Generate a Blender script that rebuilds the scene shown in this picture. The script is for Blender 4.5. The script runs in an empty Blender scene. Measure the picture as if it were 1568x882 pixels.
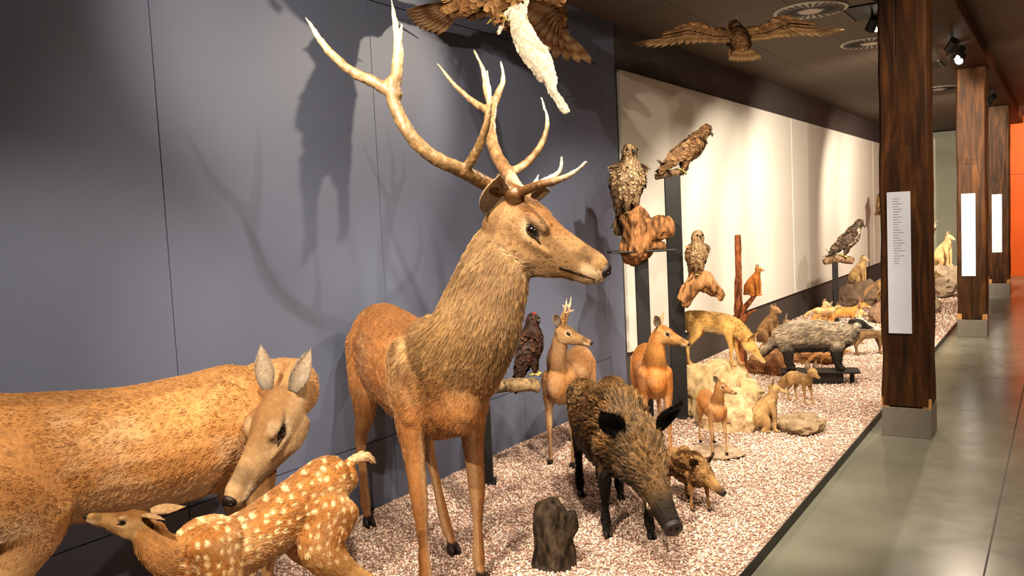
import bpy, math, random, bmesh
import numpy as np
from mathutils import Vector, Matrix
from mathutils.kdtree import KDTree
rng=np.random.default_rng(7); random.seed(7)
SC=bpy.context.scene; COL=SC.collection
rad=math.radians
# ------------------------------------------------------------ materials
def nt(name):
    m=bpy.data.materials.new(name); m.use_nodes=True; n=m.node_tree; n.nodes.clear()
    o=n.nodes.new('ShaderNodeOutputMaterial'); b=n.nodes.new('ShaderNodeBsdfPrincipled')
    n.links.new(b.outputs[0],o.inputs[0]); return m,n,b
def N_(n,t,**k):
    x=n.nodes.new(t)
    for a,v in k.items(): setattr(x,a,v)
    return x
def mat_attr(name,rough=.7,nscale=40,namt=.25,bump=.2,bscale=120,metal=0,spec=.5,coat=0,stretch=(1,1,1),hair=False):
    m,n,b=nt(name); L=n.links.new
    a=N_(n,'ShaderNodeAttribute',attribute_name='Col')
    tc=N_(n,'ShaderNodeTexCoord'); mp=N_(n,'ShaderNodeMapping'); mp.inputs['Scale'].default_value=stretch
    L(tc.outputs['Object'],mp.inputs[0])
    mr=N_(n,'ShaderNodeMapRange'); mr.inputs[3].default_value=1-namt; mr.inputs[4].default_value=1+namt
    if hair:
        hi=N_(n,'ShaderNodeHairInfo'); L(hi.outputs['Intercept'],mr.inputs[0]); mr.inputs[1].default_value=0; mr.inputs[2].default_value=1
    else:
        no=N_(n,'ShaderNodeTexNoise'); no.inputs['Scale'].default_value=nscale; no.inputs['Detail'].default_value=6
        L(mp.outputs[0],no.inputs['Vector']); mr.inputs[1].default_value=.25; mr.inputs[2].default_value=.75
        L(no.outputs[0],mr.inputs[0])
    mx=N_(n,'ShaderNodeVectorMath',operation='SCALE'); L(a.outputs['Color'],mx.inputs[0]); L(mr.outputs[0],mx.inputs['Scale'])
    L(mx.outputs[0],b.inputs['Base Color'])
    b.inputs['Roughness'].default_value=rough; b.inputs['Metallic'].default_value=metal
    b.inputs['Specular IOR Level'].default_value=spec; b.inputs['Coat Weight'].default_value=coat
    if bump:
        n2=N_(n,'ShaderNodeTexNoise'); n2.inputs['Scale'].default_value=bscale; n2.inputs['Detail'].default_value=5
        L(mp.outputs[0],n2.inputs['Vector'])
        bp=N_(n,'ShaderNodeBump'); bp.inputs['Strength'].default_value=bump; bp.inputs['Distance'].default_value=.01
        L(n2.outputs[0],bp.inputs['Height']); L(bp.outputs[0],b.inputs['Normal'])
    return m
M_SKIN=mat_attr('animal_hide',.85,60,.2,.3,220,spec=.2)
M_HAIR=mat_attr('hair_strand',.40,30,.45,0,spec=.5,hair=True)
M_FEATH=mat_attr('feather',.65,90,.3,.15,200,spec=.25)
M_ROCK=mat_attr('rock',.85,14,.3,.6,40,spec=.3)
M_WOODN=mat_attr('bark_wood',.8,30,.35,.7,60,spec=.25,stretch=(1,1,.25))
M_BONE=mat_attr('antler_bone',.4,30,.25,.35,60,spec=.45)
M_PAINT=mat_attr('painted',.55,3,.05,.02,200)
M_METAL=mat_attr('dark_metal',.45,20,.1,.05,200,spec=.5)
M_GLOSS=mat_attr('glossy_eye',.08,10,.05,0,coat=1,spec=.8)
M_NOSE=mat_attr('horn_nose',.4,120,.2,.3,400,spec=.5)
def emis(name,c,s):
    m,n,b=nt(name); b.inputs['Emission Color'].default_value=(*c,1); b.inputs['Emission Strength'].default_value=s
    b.inputs['Base Color'].default_value=(1,1,1,1); return m
M_LENS=emis('lamp_lens',(1,.9,.75),25)
# ------------------------------------------------------------ noise
def vn(P,f,seed=0):
    Q=np.asarray(P)*f+seed*17.31; I=np.floor(Q); Fr=Q-I; Fr=Fr*Fr*(3-2*Fr); out=0
    for dx in (0,1):
        for dy in (0,1):
            for dz in (0,1):
                h=np.sin((I[:,0]+dx)*127.1+(I[:,1]+dy)*311.7+(I[:,2]+dz)*74.7)*43758.5453
                h=h-np.floor(h)
                w=(Fr[:,0] if dx else 1-Fr[:,0])*(Fr[:,1] if dy else 1-Fr[:,1])*(Fr[:,2] if dz else 1-Fr[:,2])
                out=out+h*w
    return out
def fbm(P,f,seed=0,o=3):
    s=0;a=.5;t=0
    for i in range(o): s=s+a*vn(P,f*2**i,seed+i); t+=a; a*=.5
    return s/t
def ss(a,b,x):
    t=np.clip((x-a)/(b-a),0,1); return t*t*(3-2*t)
def mix(c,d,w):
    c=np.asarray(c,float); d=np.asarray(d,float); w=np.asarray(w)[:,None]
    return c*(1-w)+d*w
# ------------------------------------------------------------ objects
def root(name,loc=(0,0,0),ang=0):
    e=bpy.data.objects.new(name,None); e.empty_display_size=.1; COL.objects.link(e)
    e.location=loc; e.rotation_euler=(0,0,rad(ang)); return e
def link(name,data,parent=None,mats=()):
    o=bpy.data.objects.new(name,data); COL.objects.link(o)
    for m in mats: data.materials.append(m)
    if parent: o.parent=parent
    return o
def setcol(me,c):
    a=me.attributes.get('Col') or me.attributes.new('Col','FLOAT_COLOR','POINT')
    c=np.asarray(c,np.float32); n=len(me.vertices)
    f=np.ones((n,4),np.float32); f[:,:3]=c
    a.data.foreach_set('color',f.ravel())
def smooth(me,v=True):
    me.polygons.foreach_set('use_smooth',np.full(len(me.polygons),v))
class MB:
    def __init__(s): s.v=[];s.f=[];s.c=[]
    def add(s,vs,fs,c):
        o=len(s.v); s.v+= [tuple(x) for x in vs]; s.f+=[tuple(i+o for i in f) for f in fs]
        s.c+= [tuple(c)]*len(vs) if not hasattr(c[0],'__len__') else [tuple(x) for x in c]
    def box(s,x0,x1,y0,y1,z0,z1,c,M=None):
        vs=[Vector((x,y,z)) for x in (x0,x1) for y in (y0,y1) for z in (z0,z1)]
        if M: vs=[M@v for v in vs]
        s.add(vs,[(0,1,3,2),(4,6,7,5),(0,4,5,1),(2,3,7,6),(0,2,6,4),(1,5,7,3)],c)
    def cyl(s,p0,p1,r0,r1,c,n=20):
        p0=Vector(p0);p1=Vector(p1);T=(p1-p0).normalized();A=T.orthogonal().normalized();B=T.cross(A)
        vs=[p0+(A*math.cos(a)+B*math.sin(a))*r0 for a in [2*math.pi*i/n for i in range(n)]]
        vs+=[p1+(A*math.cos(a)+B*math.sin(a))*r1 for a in [2*math.pi*i/n for i in range(n)]]
        s.add(vs,[(i,(i+1)%n,n+(i+1)%n,n+i) for i in range(n)]+[tuple(range(n-1,-1,-1)),tuple(range(n,2*n))],c)
    def sph(s,p,r,c,M=None,n=14,m=9):
        if not hasattr(r,'__len__'): r=(r,r,r)
        vs=[];fs=[]
        for j in range(1,m):
            for i in range(n):
                a=math.pi*j/m;b=2*math.pi*i/n
                vs.append(Vector((p[0]+r[0]*math.sin(a)*math.cos(b),p[1]+r[1]*math.sin(a)*math.sin(b),p[2]+r[2]*math.cos(a))))
        vs.append(Vector((p[0],p[1],p[2]+r[2])));vs.append(Vector((p[0],p[1],p[2]-r[2])))
        k=(m-1)*n
        for j in range(m-2):
            for i in range(n): fs.append((j*n+i,(j+1)*n+i,(j+1)*n+(i+1)%n,j*n+(i+1)%n))
        for i in range(n): fs.append((k,i,(i+1)%n)); fs.append((k+1,(m-2)*n+(i+1)%n,(m-2)*n+i))
        if M: vs=[M@v for v in vs]
        s.add(vs,fs,c)
    def make(s,name,mat,parent=None,bevel=0,sm=False):
        me=bpy.data.meshes.new(name); me.from_pydata([tuple(v) for v in s.v],[],s.f); me.update()
        setcol(me,s.c); 
        if sm: smooth(me)
        o=link(name,me,parent,[mat])
        if bevel:
            b=o.modifiers.new('bevel','BEVEL'); b.width=bevel; b.segments=2; b.limit_method='ANGLE'
        return o
# ------------------------------------------------------------ organic tubes
BODY,NECK,HEAD,LEG,TAIL,OTH=range(6)
def interp(nd,k=5):
    nd=np.asarray(nd,float); n=len(nd); P=np.vstack([2*nd[0]-nd[1],nd,2*nd[-1]-nd[-2]]); out=[]
    for i in range(n-1):
        a,b,c,d=P[i],P[i+1],P[i+2],P[i+3]
        for j in range(k):
            t=j/k
            out.append(.5*((2*b)+(-a+c)*t+(2*a-5*b+4*c-d)*t*t+(-a+3*b-3*c+d)*t**3))
    out.append(nd[-1]); out=np.array(out)
    out[:,3:5]=np.maximum(out[:,3:5],nd[:,3:5].min(0)*.6)
    return out
def T_(nodes,part,lat=(0,1,0),flow=1,M=None,L=1.0,cap=.8):
    nd=np.asarray(nodes,float).copy()
    lat=Vector(lat)
    if M is not None:
        for r in nd: r[:3]=M@Vector(r[:3])
        sc=M.to_scale()[0]; nd[:,3:5]*=sc; lat=(M.to_3x3()@lat).normalized()
    else: nd*=L
    return dict(nd=interp(nd),part=part,lat=np.array(lat),flow=flow,cap=cap)
def tube_mesh(tubes,NS=18):
    V=[];Fc=[];C=[]
    for tb in tubes:
        nd=tb['nd']; P=nd[:,:3]; T=np.gradient(P,axis=0); T/=np.linalg.norm(T,axis=1)[:,None]+1e-9
        S=tb['lat'][None]-T*(T@tb['lat'])[:,None]; S/=np.linalg.norm(S,axis=1)[:,None]+1e-9; U=np.cross(S,T)
        rings=[]
        def ring(p,s,u,a,b): rings.append([p+s*a*math.cos(q)+u*b*math.sin(q) for q in np.linspace(0,2*math.pi,NS,endpoint=False)])
        for ang in (80,55,28):
            e=rad(ang); r=min(nd[0,3],nd[0,4])*tb['cap']; ring(P[0]-T[0]*r*math.sin(e),S[0],U[0],nd[0,3]*math.cos(e),nd[0,4]*math.cos(e))
        for i in range(len(nd)): ring(P[i],S[i],U[i],nd[i,3],nd[i,4])
        for ang in (28,55,80):
            e=rad(ang); r=min(nd[-1,3],nd[-1,4])*tb['cap']; ring(P[-1]+T[-1]*r*math.sin(e),S[-1],U[-1],nd[-1,3]*math.cos(e),nd[-1,4]*math.cos(e))
        o=len(V)
        for r in rings: V+=r
        for j in range(len(rings)-1):
            for i in range(NS): Fc.append((o+j*NS+i,o+j*NS+(i+1)%NS,o+(j+1)*NS+(i+1)%NS,o+(j+1)*NS+i))
        Fc.append(tuple(o+i for i in range(NS-1,-1,-1))); Fc.append(tuple(o+(len(rings)-1)*NS+i for i in range(NS)))
        tt=np.linspace(0,1,len(nd))
        for i in range(len(nd)): C.append((*P[i],max(.5*(nd[i,3]+nd[i,4]),.004),*(T[i]*tb['flow']),tb['part'],tt[i]))
    return V,Fc,np.array(C)
def skin(name,tubes,voxel,colf,mat,parent,Hm=None,sm=4,disp=None):
    V,Fc,C=tube_mesh(tubes)
    me=bpy.data.meshes.new('tmp'); me.from_pydata([tuple(v) for v in V],[],Fc); me.update()
    o=bpy.data.objects.new('tmp',me); COL.objects.link(o)
    r=o.modifiers.new('r','REMESH'); r.mode='VOXEL'; r.voxel_size=voxel
    if sm: s=o.modifiers.new('s','SMOOTH'); s.factor=.5; s.iterations=sm
    dg=bpy.context.evaluated_depsgraph_get(); m2=bpy.data.meshes.new_from_object(o.evaluated_get(dg))
    bpy.data.objects.remove(o); m2.name=name
    n=len(m2.vertices); P=np.empty(n*3,np.float32); m2.vertices.foreach_get('co',P); P=P.reshape(-1,3)
    Nn=np.empty(n*3,np.float32); m2.vertices.foreach_get('normal',Nn); Nn=Nn.reshape(-1,3)
    if disp is not None:
        P=P+Nn*disp(P)[:,None]; m2.vertices.foreach_set('co',P.astype(np.float32).ravel()); m2.update()
        m2.vertices.foreach_get('normal',(tmp:=np.empty(n*3,np.float32))); Nn=tmp.reshape(-1,3)
    idx=np.empty(n,int)
    for a in range(0,n,8000):
        d=np.linalg.norm(P[a:a+8000,None]-C[None,:,:3],axis=2)/C[None,:,3]; idx[a:a+8000]=d.argmin(1)
    part=C[idx,7]; t=C[idx,8]; fl=C[idx,4:7]
    if Hm is not None:
        A=np.array(Hm.inverted()); Q=P@A[:3,:3].T+A[:3,3]
    else: Q=np.zeros_like(P)-9
    c=np.clip(colf(P,Nn,part,t,Q),0,1); setcol(m2,c); smooth(m2)
    ob=link(name,m2,parent,[mat])
    return dict(me=m2,P=P,N=Nn,part=part,t=t,flow=fl,c=c,Q=Q,ob=ob)
def sample(sk,count,wt=None):
    me=sk['me']; me.calc_loop_triangles(); n=len(me.loop_triangles)
    tr=np.empty(n*3,np.int32); me.loop_triangles.foreach_get('vertices',tr); tr=tr.reshape(-1,3)
    P=sk['P']; A=np.linalg.norm(np.cross(P[tr[:,1]]-P[tr[:,0]],P[tr[:,2]]-P[tr[:,0]]),axis=1)
    if wt is not None: A=A*wt[tr].mean(1)
    pr=A/A.sum(); ti=rng.choice(n,count,p=pr); a=rng.random(count);b=rng.random(count); s=a+b>1; a[s]=1-a[s]; b[s]=1-b[s]; w=np.stack([1-a-b,a,b],1)
    g=lambda X:(X[tr[ti]]*w[:,:,None]).sum(1) if X.ndim==2 else (X[tr[ti]]*w).sum(1)
    return g
def nrm(v): return v/(np.linalg.norm(v,axis=-1,keepdims=True)+1e-9)
def fur(name,sk,count,lenf,parent,r=.0009,lift=.2,cvar=.3,K=5,grav=.25,wave=.13,clump=16,dens=None,tuft=.35,gvar=.2,per=22):
    ln=lenf(sk) if callable(lenf) else np.full(len(sk['P']),float(lenf))
    g=sample(sk,count,(ln>0)*(dens(sk) if dens else 1.0))
    P=g(sk['P']); Nn=nrm(g(sk['N'])); F=g(sk['flow']); L=g(ln)*rng.uniform(.55,1.15,count); c=g(sk['c'])
    F=F-Nn*(F*Nn).sum(1)[:,None]; F=nrm(F+1e-4)
    w=np.stack([fbm(P,clump,1),fbm(P,clump,5),fbm(P,clump,9)],1)-.5
    D=nrm(F*(1-lift)+Nn*lift+w*wave*2+rng.normal(0,.10,(count,3)))
    pts=np.empty((count,K,3),np.float32); p=P-Nn*.001
    for k in range(K):
        pts[:,k]=p
        D=nrm(D+(F*.25-np.array([0,0,grav*.5]))*(k/K)); 
        dn=(D*Nn).sum(1); D=nrm(D+Nn*np.clip(.05-dn,0,1)[:,None]); p=p+D*(L/(K-1))[:,None]
    gv=1.0
    if tuft>0:
        ng=max(20,count//per); kd=KDTree(ng)
        for i in range(ng): kd.insert(P[i],i)
        kd.balance(); gi=np.fromiter((kd.find(q)[1] for q in P.tolist()),int,count)
        for k in range(1,K):
            f=tuft*(k/(K-1))**1.2; pts[:,k]=pts[:,k]*(1-f)+pts[gi,k]*f
        gv=rng.uniform(1-gvar,1+gvar,ng)[gi][:,None]
    cu=bpy.data.hair_curves.new(name); cu.add_curves([K]*count)
    cu.attributes['position'].data.foreach_set('vector',pts.ravel())
    ra=cu.attributes.get('radius') or cu.attributes.new('radius','FLOAT','POINT')
    ra.data.foreach_set('value',np.tile(np.linspace(1,.2,K)*r,count).astype(np.float32))
    ca=cu.attributes.new('Col','FLOAT_COLOR','CURVE'); cc=np.ones((count,4),np.float32)
    cc[:,:3]=np.clip(c*gv*(1+rng.uniform(-cvar,cvar,(count,1)))*(.75+.5*fbm(P,clump*1.5,3)[:,None]),0,1)
    ca.data.foreach_set('color',cc.ravel())
    return link(name,cu,parent,[M_HAIR])
def plume(name,sk,count,lenf,widf,parent,lift=.12):
    ln=lenf(sk) if callable(lenf) else np.full(len(sk['P']),float(lenf))
    g=sample(sk,count,(ln>0)*1.0); P=g(sk['P']);Nn=nrm(g(sk['N']));F=g(sk['flow']);L=g(ln)*rng.uniform(.8,1.2,count);c=g(sk['c'])
    F=nrm(F-Nn*(F*Nn).sum(1)[:,None]+rng.normal(0,.08,(count,3))); S=np.cross(Nn,F); W=L*widf
    v=np.empty((count,6,3)); 
    v[:,0]=P+Nn*.001; v[:,1]=P+F*(L*.5)[:,None]+S*W[:,None]+Nn*(L*lift*.4)[:,None]; v[:,2]=P+F*(L*.85)[:,None]+S*(W*.8)[:,None]+Nn*(L*lift*.9)[:,None]
    v[:,3]=P+F*L[:,None]+Nn*(L*lift)[:,None]; v[:,4]=P+F*(L*.85)[:,None]-S*(W*.8)[:,None]+Nn*(L*lift*.9)[:,None]; v[:,5]=P+F*(L*.5)[:,None]-S*W[:,None]+Nn*(L*lift*.4)[:,None]
    v+= (Nn*rng.uniform(0,.002,(count,1)))[:,None,:]
    me=bpy.data.meshes.new(name); b=np.arange(count)*6
    f=[(i,i+1,i+2,i+3,i+4,i+5) for i in b.tolist()]
    me.from_pydata(v.reshape(-1,3).tolist(),[],f); me.update()
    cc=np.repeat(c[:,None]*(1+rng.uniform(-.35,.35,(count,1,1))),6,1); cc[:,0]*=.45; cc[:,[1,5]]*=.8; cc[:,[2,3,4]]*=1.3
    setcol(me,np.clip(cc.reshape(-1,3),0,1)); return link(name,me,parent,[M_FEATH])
def headM(pos,yaw,pitch,L,roll=0):
    return Matrix.Translation(pos)@Matrix.Rotation(rad(yaw),4,'Z')@Matrix.Rotation(rad(pitch),4,'Y')@Matrix.Rotation(rad(roll),4,'X')@Matrix.Scale(L,4)
def ear_mesh(mb_out,M,length,width,cout,cin,cup=.45,tip=1.0):
    """cupped leaf: local x along ear, y across, z = back (convex); opening faces -z"""
    nu,nv=12,8; vs=[];cs=[];fs=[]
    for side in (0,1):
        for i in range(nu+1):
            u=i/nu; w=width*(math.sin(math.pi*min(1,(u*.93+.10)))**.7)*(1-.25*u**2*tip)*.5
            if i==nu: w*=.15
            for j in range(nv+1):
                v=j/nv*2-1; a=v*1.25
                y=w*math.sin(a)/math.sin(1.25); z=w*cup*2*(math.cos(a))*(1-.5*u)+ (-.004-.012*length if side else 0)
                vs.append(M@Vector((u*length,y,z+length*.08*u*u)))
                k=abs(v)**3
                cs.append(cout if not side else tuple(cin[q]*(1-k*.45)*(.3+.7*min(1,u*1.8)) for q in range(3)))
    o=(nu+1)*(nv+1)
    for i in range(nu):
        for j in range(nv):
            a=i*(nv+1)+j; fs.append((a,a+1,a+nv+2,a+nv+1)); b=a+o; fs.append((b,b+nv+1,b+nv+2,b+1))
    for i in range(nu):
        a=i*(nv+1); fs.append((a,a+nv+1,a+nv+1+o,a+o)); a+=nv; fs.append((a,a+o,a+nv+1+o,a+nv+1))
    mb_out.add(vs,fs,cs)
def axisM(p,x,z):
    x=Vector(x).normalized(); z=Vector(z); y=z.cross(x).normalized(); z=x.cross(y)
    m=Matrix((x,y,z)).transposed().to_4x4(); m.translation=p; return m
def ear_fur(ob,rt,M,d,n,L,r):
    me=ob.data; P=np.array([v.co[:] for v in me.vertices]); Nn=np.array([v.normal[:] for v in me.vertices]); dd=np.array((M.to_3x3()@Vector(d)))
    ca=np.empty(len(P)*4,np.float32); me.attributes['Col'].data.foreach_get('color',ca); ca=ca.reshape(-1,4)[:,:3]
    sk=dict(me=me,P=P,N=Nn,flow=np.tile(dd,(len(P),1)),c=ca,part=np.zeros(len(P)),t=np.zeros(len(P)))
    fur('ear_fur',sk,n,L,rt,r=r,tuft=0)
# ------------------------------------------------------------ quadruped parts (units of withers height)
def legF(s,l,ds=0,dl=0,th=1,z0=.83):
    n=[(s,.8*l,z0,.075,.12),(s-.02,l,.66,.056,.085),(s-.01+.1*ds,l,.52,.038,.050),(s+.01+.4*ds,l+.4*dl,.36,.031,.035),
       (s+.005+.7*ds,l+.7*dl,.22,.018,.021),(s+.9*ds,l+.9*dl,.095,.024,.027),(s+.012+ds,l+dl,.05,.018,.021),(s+.03+ds,l+dl,.016,.024,.034)]
    return [(a,b,c,d*th,e*th) for a,b,c,d,e in n]
def legH(s,l,ds=0,dl=0,th=1):
    n=[(s,.75*l,.84,.085,.14),(s+.07,l,.68,.068,.115),(s+.03+.3*ds,l,.53,.044,.062),(s-.08+.55*ds,l+.4*dl,.39,.026,.042),
       (s-.08+.75*ds,l+.7*dl,.24,.019,.023),(s-.07+.92*ds,l+.9*dl,.095,.024,.027),(s-.055+ds,l+dl,.05,.018,.021),(s-.035+ds,l+dl,.016,.024,.034)]
    return [(a,b,c,d*th,e*th) for a,b,c,d,e in n]
DH=[(0,0,-.13,.165,.17),(.15,0,-.165,.175,.21),(.32,0,-.195,.155,.22),(.48,0,-.185,.118,.185),(.64,0,-.16,.092,.145),(.80,0,-.138,.080,.115),(.93,0,-.13,.078,.10),(.99,0,-.13,.062,.075)]
def head_deer(M,k=1.0):
    w=1+(k-1)*.45; f=lambda L:[(a,b*w,z*(1+(k-1)*.55),c*w,e*k) for a,b,z,c,e in L]
    t=[T_(f(DH),HEAD,flow=-1,M=M,cap=.6)]
    for y in (1,-1):
        t.append(T_(f([(.19,y*.115,-.02,.035,.035),(.30,y*.15,-.025,.05,.036),(.41,y*.125,-.06,.034,.03)]),HEAD,flow=-1,M=M))
        t.append(T_(f([(.10,y*.10,-.27,.07,.12),(.28,y*.105,-.29,.06,.11),(.44,y*.085,-.26,.045,.07)]),HEAD,flow=-1,M=M))
        t.append(T_(f([(.32,y*.135,-.175,.035,.03),(.42,y*.115,-.185,.035,.03),(.55,y*.09,-.18,.03,.03)]),HEAD,flow=-1,M=M))
        t.append(T_(f([(.88,y*.05,-.11,.035,.05),(.97,y*.035,-.11,.03,.04)]),HEAD,flow=-1,M=M))
    t.append(T_(f([(.45,0,-.30,.05,.06),(.65,0,-.27,.05,.045),(.80,0,-.235,.045,.04),(.92,0,-.215,.042,.036)]),HEAD,flow=-1,M=M))
    return t
def deer_face(M,rt,Lm,ear_dirs,cout,cin,earlen=.42,earw=.2,k=1.0):
    w=1+(k-1)*.45; zz=1+(k-1)*.55
    mb=MB()
    for y in (1,-1):
        mb.sph((.32,y*.150*w,-.105*zz),(.054,.030,.040),(.010,.006,.004),M)
    mb.make('eyes',M_GLOSS,rt,sm=True)
    mb=MB()
    for y in (1,-1):
        pts=[(.32+.060*math.cos(a),y*(.156-.006*math.cos(a)**2)*w,-.105*zz+.038*math.sin(a)-.014*math.cos(a)) for a in np.linspace(0,2*math.pi,25)]
        for a,b in zip(pts[:-1],pts[1:]): mb.cyl(M@Vector(a),M@Vector(b),.008*Lm,.008*Lm,(.03,.018,.011),8)
        mb.sph((1.035,y*.036,-.105*zz),(.016,.020,.022),(.003,.002,.002),M,10,6)
        mb.cyl(M@Vector((.375,y*.148*w,-.13*zz)),M@Vector((.45,y*.128*w,-.165*zz)),.013*Lm,.004*Lm,(.03,.02,.015),8)
    mb.sph((1.0,0,-.105*zz),(.046,.062*w,.055*k),(.02,.015,.013),M)
    for y in (1,-1):
        pr=[(.66,y*.088*w,-.235*zz),(.76,y*.082*w,-.212*zz),(.86,y*.078*w,-.195*zz),(.97,y*.055*w,-.185*zz)]
        for a,b in zip(pr[:-1],pr[1:]): mb.cyl(M@Vector(a),M@Vector(b),.006*Lm,.006*Lm,(.05,.03,.02),8)
    mb.make('nose_and_lids',M_NOSE,rt,sm=True)
    mb=MB()
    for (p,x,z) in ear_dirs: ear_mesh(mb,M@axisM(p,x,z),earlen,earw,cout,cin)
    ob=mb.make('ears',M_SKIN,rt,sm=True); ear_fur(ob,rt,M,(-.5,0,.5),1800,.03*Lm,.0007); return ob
def deer_col(base,mane,face,belly,legc,light,H,spots=False,under=.8,manedark=None,mw=None):
    def f(P,Nn,part,t,Q):
        n=len(P); c=np.tile(np.array(base,float),(n,1))
        no=fbm(P,7,2); c=c*(0.72+.55*no[:,None]); pat=ss(.52,.72,fbm(P*np.array([1,1,1.6]),5,21)); c=mix(c,np.array(light)*.75+np.array(base)*.25,pat*.35*(part!=HEAD))
        dk=ss(.55,.95,Nn[:,2])*(part==BODY); c=mix(c,np.array(base)*.55,dk*.7)
        c=mix(c,belly,ss(-.25,-.85,Nn[:,2])*(part==BODY)*under)
        c=mix(c,light,ss(.80*H,.60*H,P[:,2])*ss(-.28*H,-.40*H,P[:,0])*(part!=HEAD)*(part!=TAIL)*ss(-.1,.5,np.where(part==LEG,Nn[:,0],-Nn[:,2]))*.8)
        w=((part==NECK)*ss(0,.25,t)) if mw is None else mw(P,part); c=mix(c,np.array(mane),w); c=c*(1-.45*w*(fbm(P*np.array([1,1,.3]),26,6)-.3))[:,None]
        if manedark is not None: c=mix(c,manedark,w*ss(.3,.8,Nn[:,0])*.4); c=mix(c,manedark,w*ss(.45,.7,fbm(P*np.array([1,1,.35]),13,31))*.7); c=mix(c,np.array(base),w*ss(-.1,-.7,Nn[:,0])*.7)
        h=(part==HEAD)*1.0
        fc=np.tile(np.array(face,float),(n,1))*(0.7+.6*no[:,None])
        fc=mix(fc,np.array(base)*.42,ss(-.12,.0,Q[:,2])*ss(.9,.45,Q[:,0])*.85)
        ey=np.sqrt((Q[:,0]-.315)**2+(np.abs(Q[:,1])-.15)**2+(Q[:,2]+.105)**2)
        fc=mix(fc,light,ss(.14,.08,ey)*.45)
        fc=mix(fc,light,ss(-.34,-.44,Q[:,2])*.6)
        fc=mix(fc,light,ss(.78,.85,Q[:,0])*ss(-.12,-.17,Q[:,2])*.9)
        fc=mix(fc,np.array(face)*.35,ss(.12,.04,np.abs(Q[:,0]-.80))*ss(-.16,-.10,Q[:,2])*.7)
        c=mix(c,fc,h)
        lg=(part==LEG)*ss(.75*H,.55*H,P[:,2]); c=mix(c,np.array(legc)*1.0,lg*.85)
        c=mix(c,np.array(legc)*.5,(part==LEG)*ss(.2,.8,Nn[:,0])*ss(.5*H,.3*H,P[:,2])*.5)
        inner=(part==LEG)*ss(0,-.5,Nn[:,1]*np.sign(P[:,1])); c=mix(c,light,inner*.4)
        hoof=ss(.052*H,.04*H,P[:,2])*(part==LEG); c=mix(c,(.02,.015,.012),hoof)
        c=mix(c,light,(part==TAIL)*.8)
        if spots:
            cell=.033; g=P/cell; g[:,1]=np.sign(P[:,1])*3; ci=np.floor(g[:,[0,2]]); best=np.full(n,9.)
            for ax in (-1,0,1):
                for az in (-1,0,1):
                    cx=ci[:,0]+ax; cz=ci[:,1]+az; h1=np.sin(cx*127.1+cz*311.7+g[:,1])*43758.5; h1-=np.floor(h1); h2=np.sin(cx*269.5+cz*183.3+g[:,1])*43758.5; h2-=np.floor(h2)
                    d=np.hypot(g[:,0]-cx-.2-.6*h1,(g[:,2]-cz-.2-.6*h2))/(.65+.5*h1); best=np.minimum(best,d)
            c=mix(c,(.80,.62,.36),ss(.30,.14,best)*((part==BODY)|((part==LEG)&(P[:,2]>.60*H)))*ss(-.5,-.1,Nn[:,2]))
        return c
    return f
def toes(rt,hoofs,H,c=(.025,.018,.014)):
    mb=MB()
    for (s,l,z,*_) in hoofs:
        for y in (1,-1):
            mb.sph((s+.012*H,l+y*.014*H,z+.002*H),(.036*H,.0135*H,.026*H),c)
    mb.make('hooves',M_NOSE,rt,sm=True)
def SC_(nodes,H): return [tuple(np.array(n)*H) for n in nodes]
SPINE=[(-.58,0,.80,.08,.12),(-.50,0,.815,.145,.185),(-.32,0,.80,.165,.195),(-.05,0,.765,.175,.20),(.20,0,.755,.168,.21),(.36,0,.775,.14,.21),(.46,0,.79,.10,.16)]
def deer(name,loc,ang,H,neck,head,feet,colf,furn,cout,cin,ears,voxel=.009,flen=.016,spine=SPINE,tail=None,fr=.0008,earlen=.42,earw=.2,lenf=None,hx=-.43,sx=.36,lw=.115,hk=1.0,extra=(),dens=None,tuft=.35,gvar=.14):
    rt=root(name,loc,ang); M=headM(*head); Lm=head[3]
    tb=[T_(SC_(spine,H),BODY,flow=-1)]
    tb.append(T_(neck,NECK,flow=-1,lat=(-math.sin(rad(head[1])*.5),math.cos(rad(head[1])*.5),0)))
    tb+=head_deer(M,hk); hoofs=[]
    for e in extra: tb.append(T_(e,BODY,flow=-1))
    for (kind,y,ds,dl) in feet:
        nd=SC_(legF(sx,y*lw,ds,dl) if kind=='F' else legH(hx,y*lw,ds,dl),H)
        tb.append(T_(nd,LEG,flow=1)); hoofs.append(nd[-1])
    if tail is None: tail=SC_([(-.58,0,.88,.035,.03),(-.63,0,.82,.035,.03),(-.64,0,.73,.02,.02)],H)
    tb.append(T_(tail,TAIL,flow=1))
    sk=skin('body',tb,voxel,colf,M_SKIN,rt,M)
    toes(rt,hoofs,H)
    deer_face(M,rt,Lm,ears,cout,cin,earlen,earw,hk)
    if lenf is None:
        def lenf(s):
            l=np.full(len(s['P']),flen); l[s['part']==HEAD]=flen*.4; l[(s['part']==LEG)&(s['P'][:,2]<.55*H)]=flen*.4
            l[s['part']==NECK]=flen*1.2; l[s['part']==TAIL]=flen*1.3; l[(s['part']==LEG)&(s['P'][:,2]<.05*H)]=0; return l
    fur('fur',sk,furn,lenf,rt,r=fr,dens=dens,tuft=tuft,gvar=gvar)
    return rt,M,sk
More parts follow.
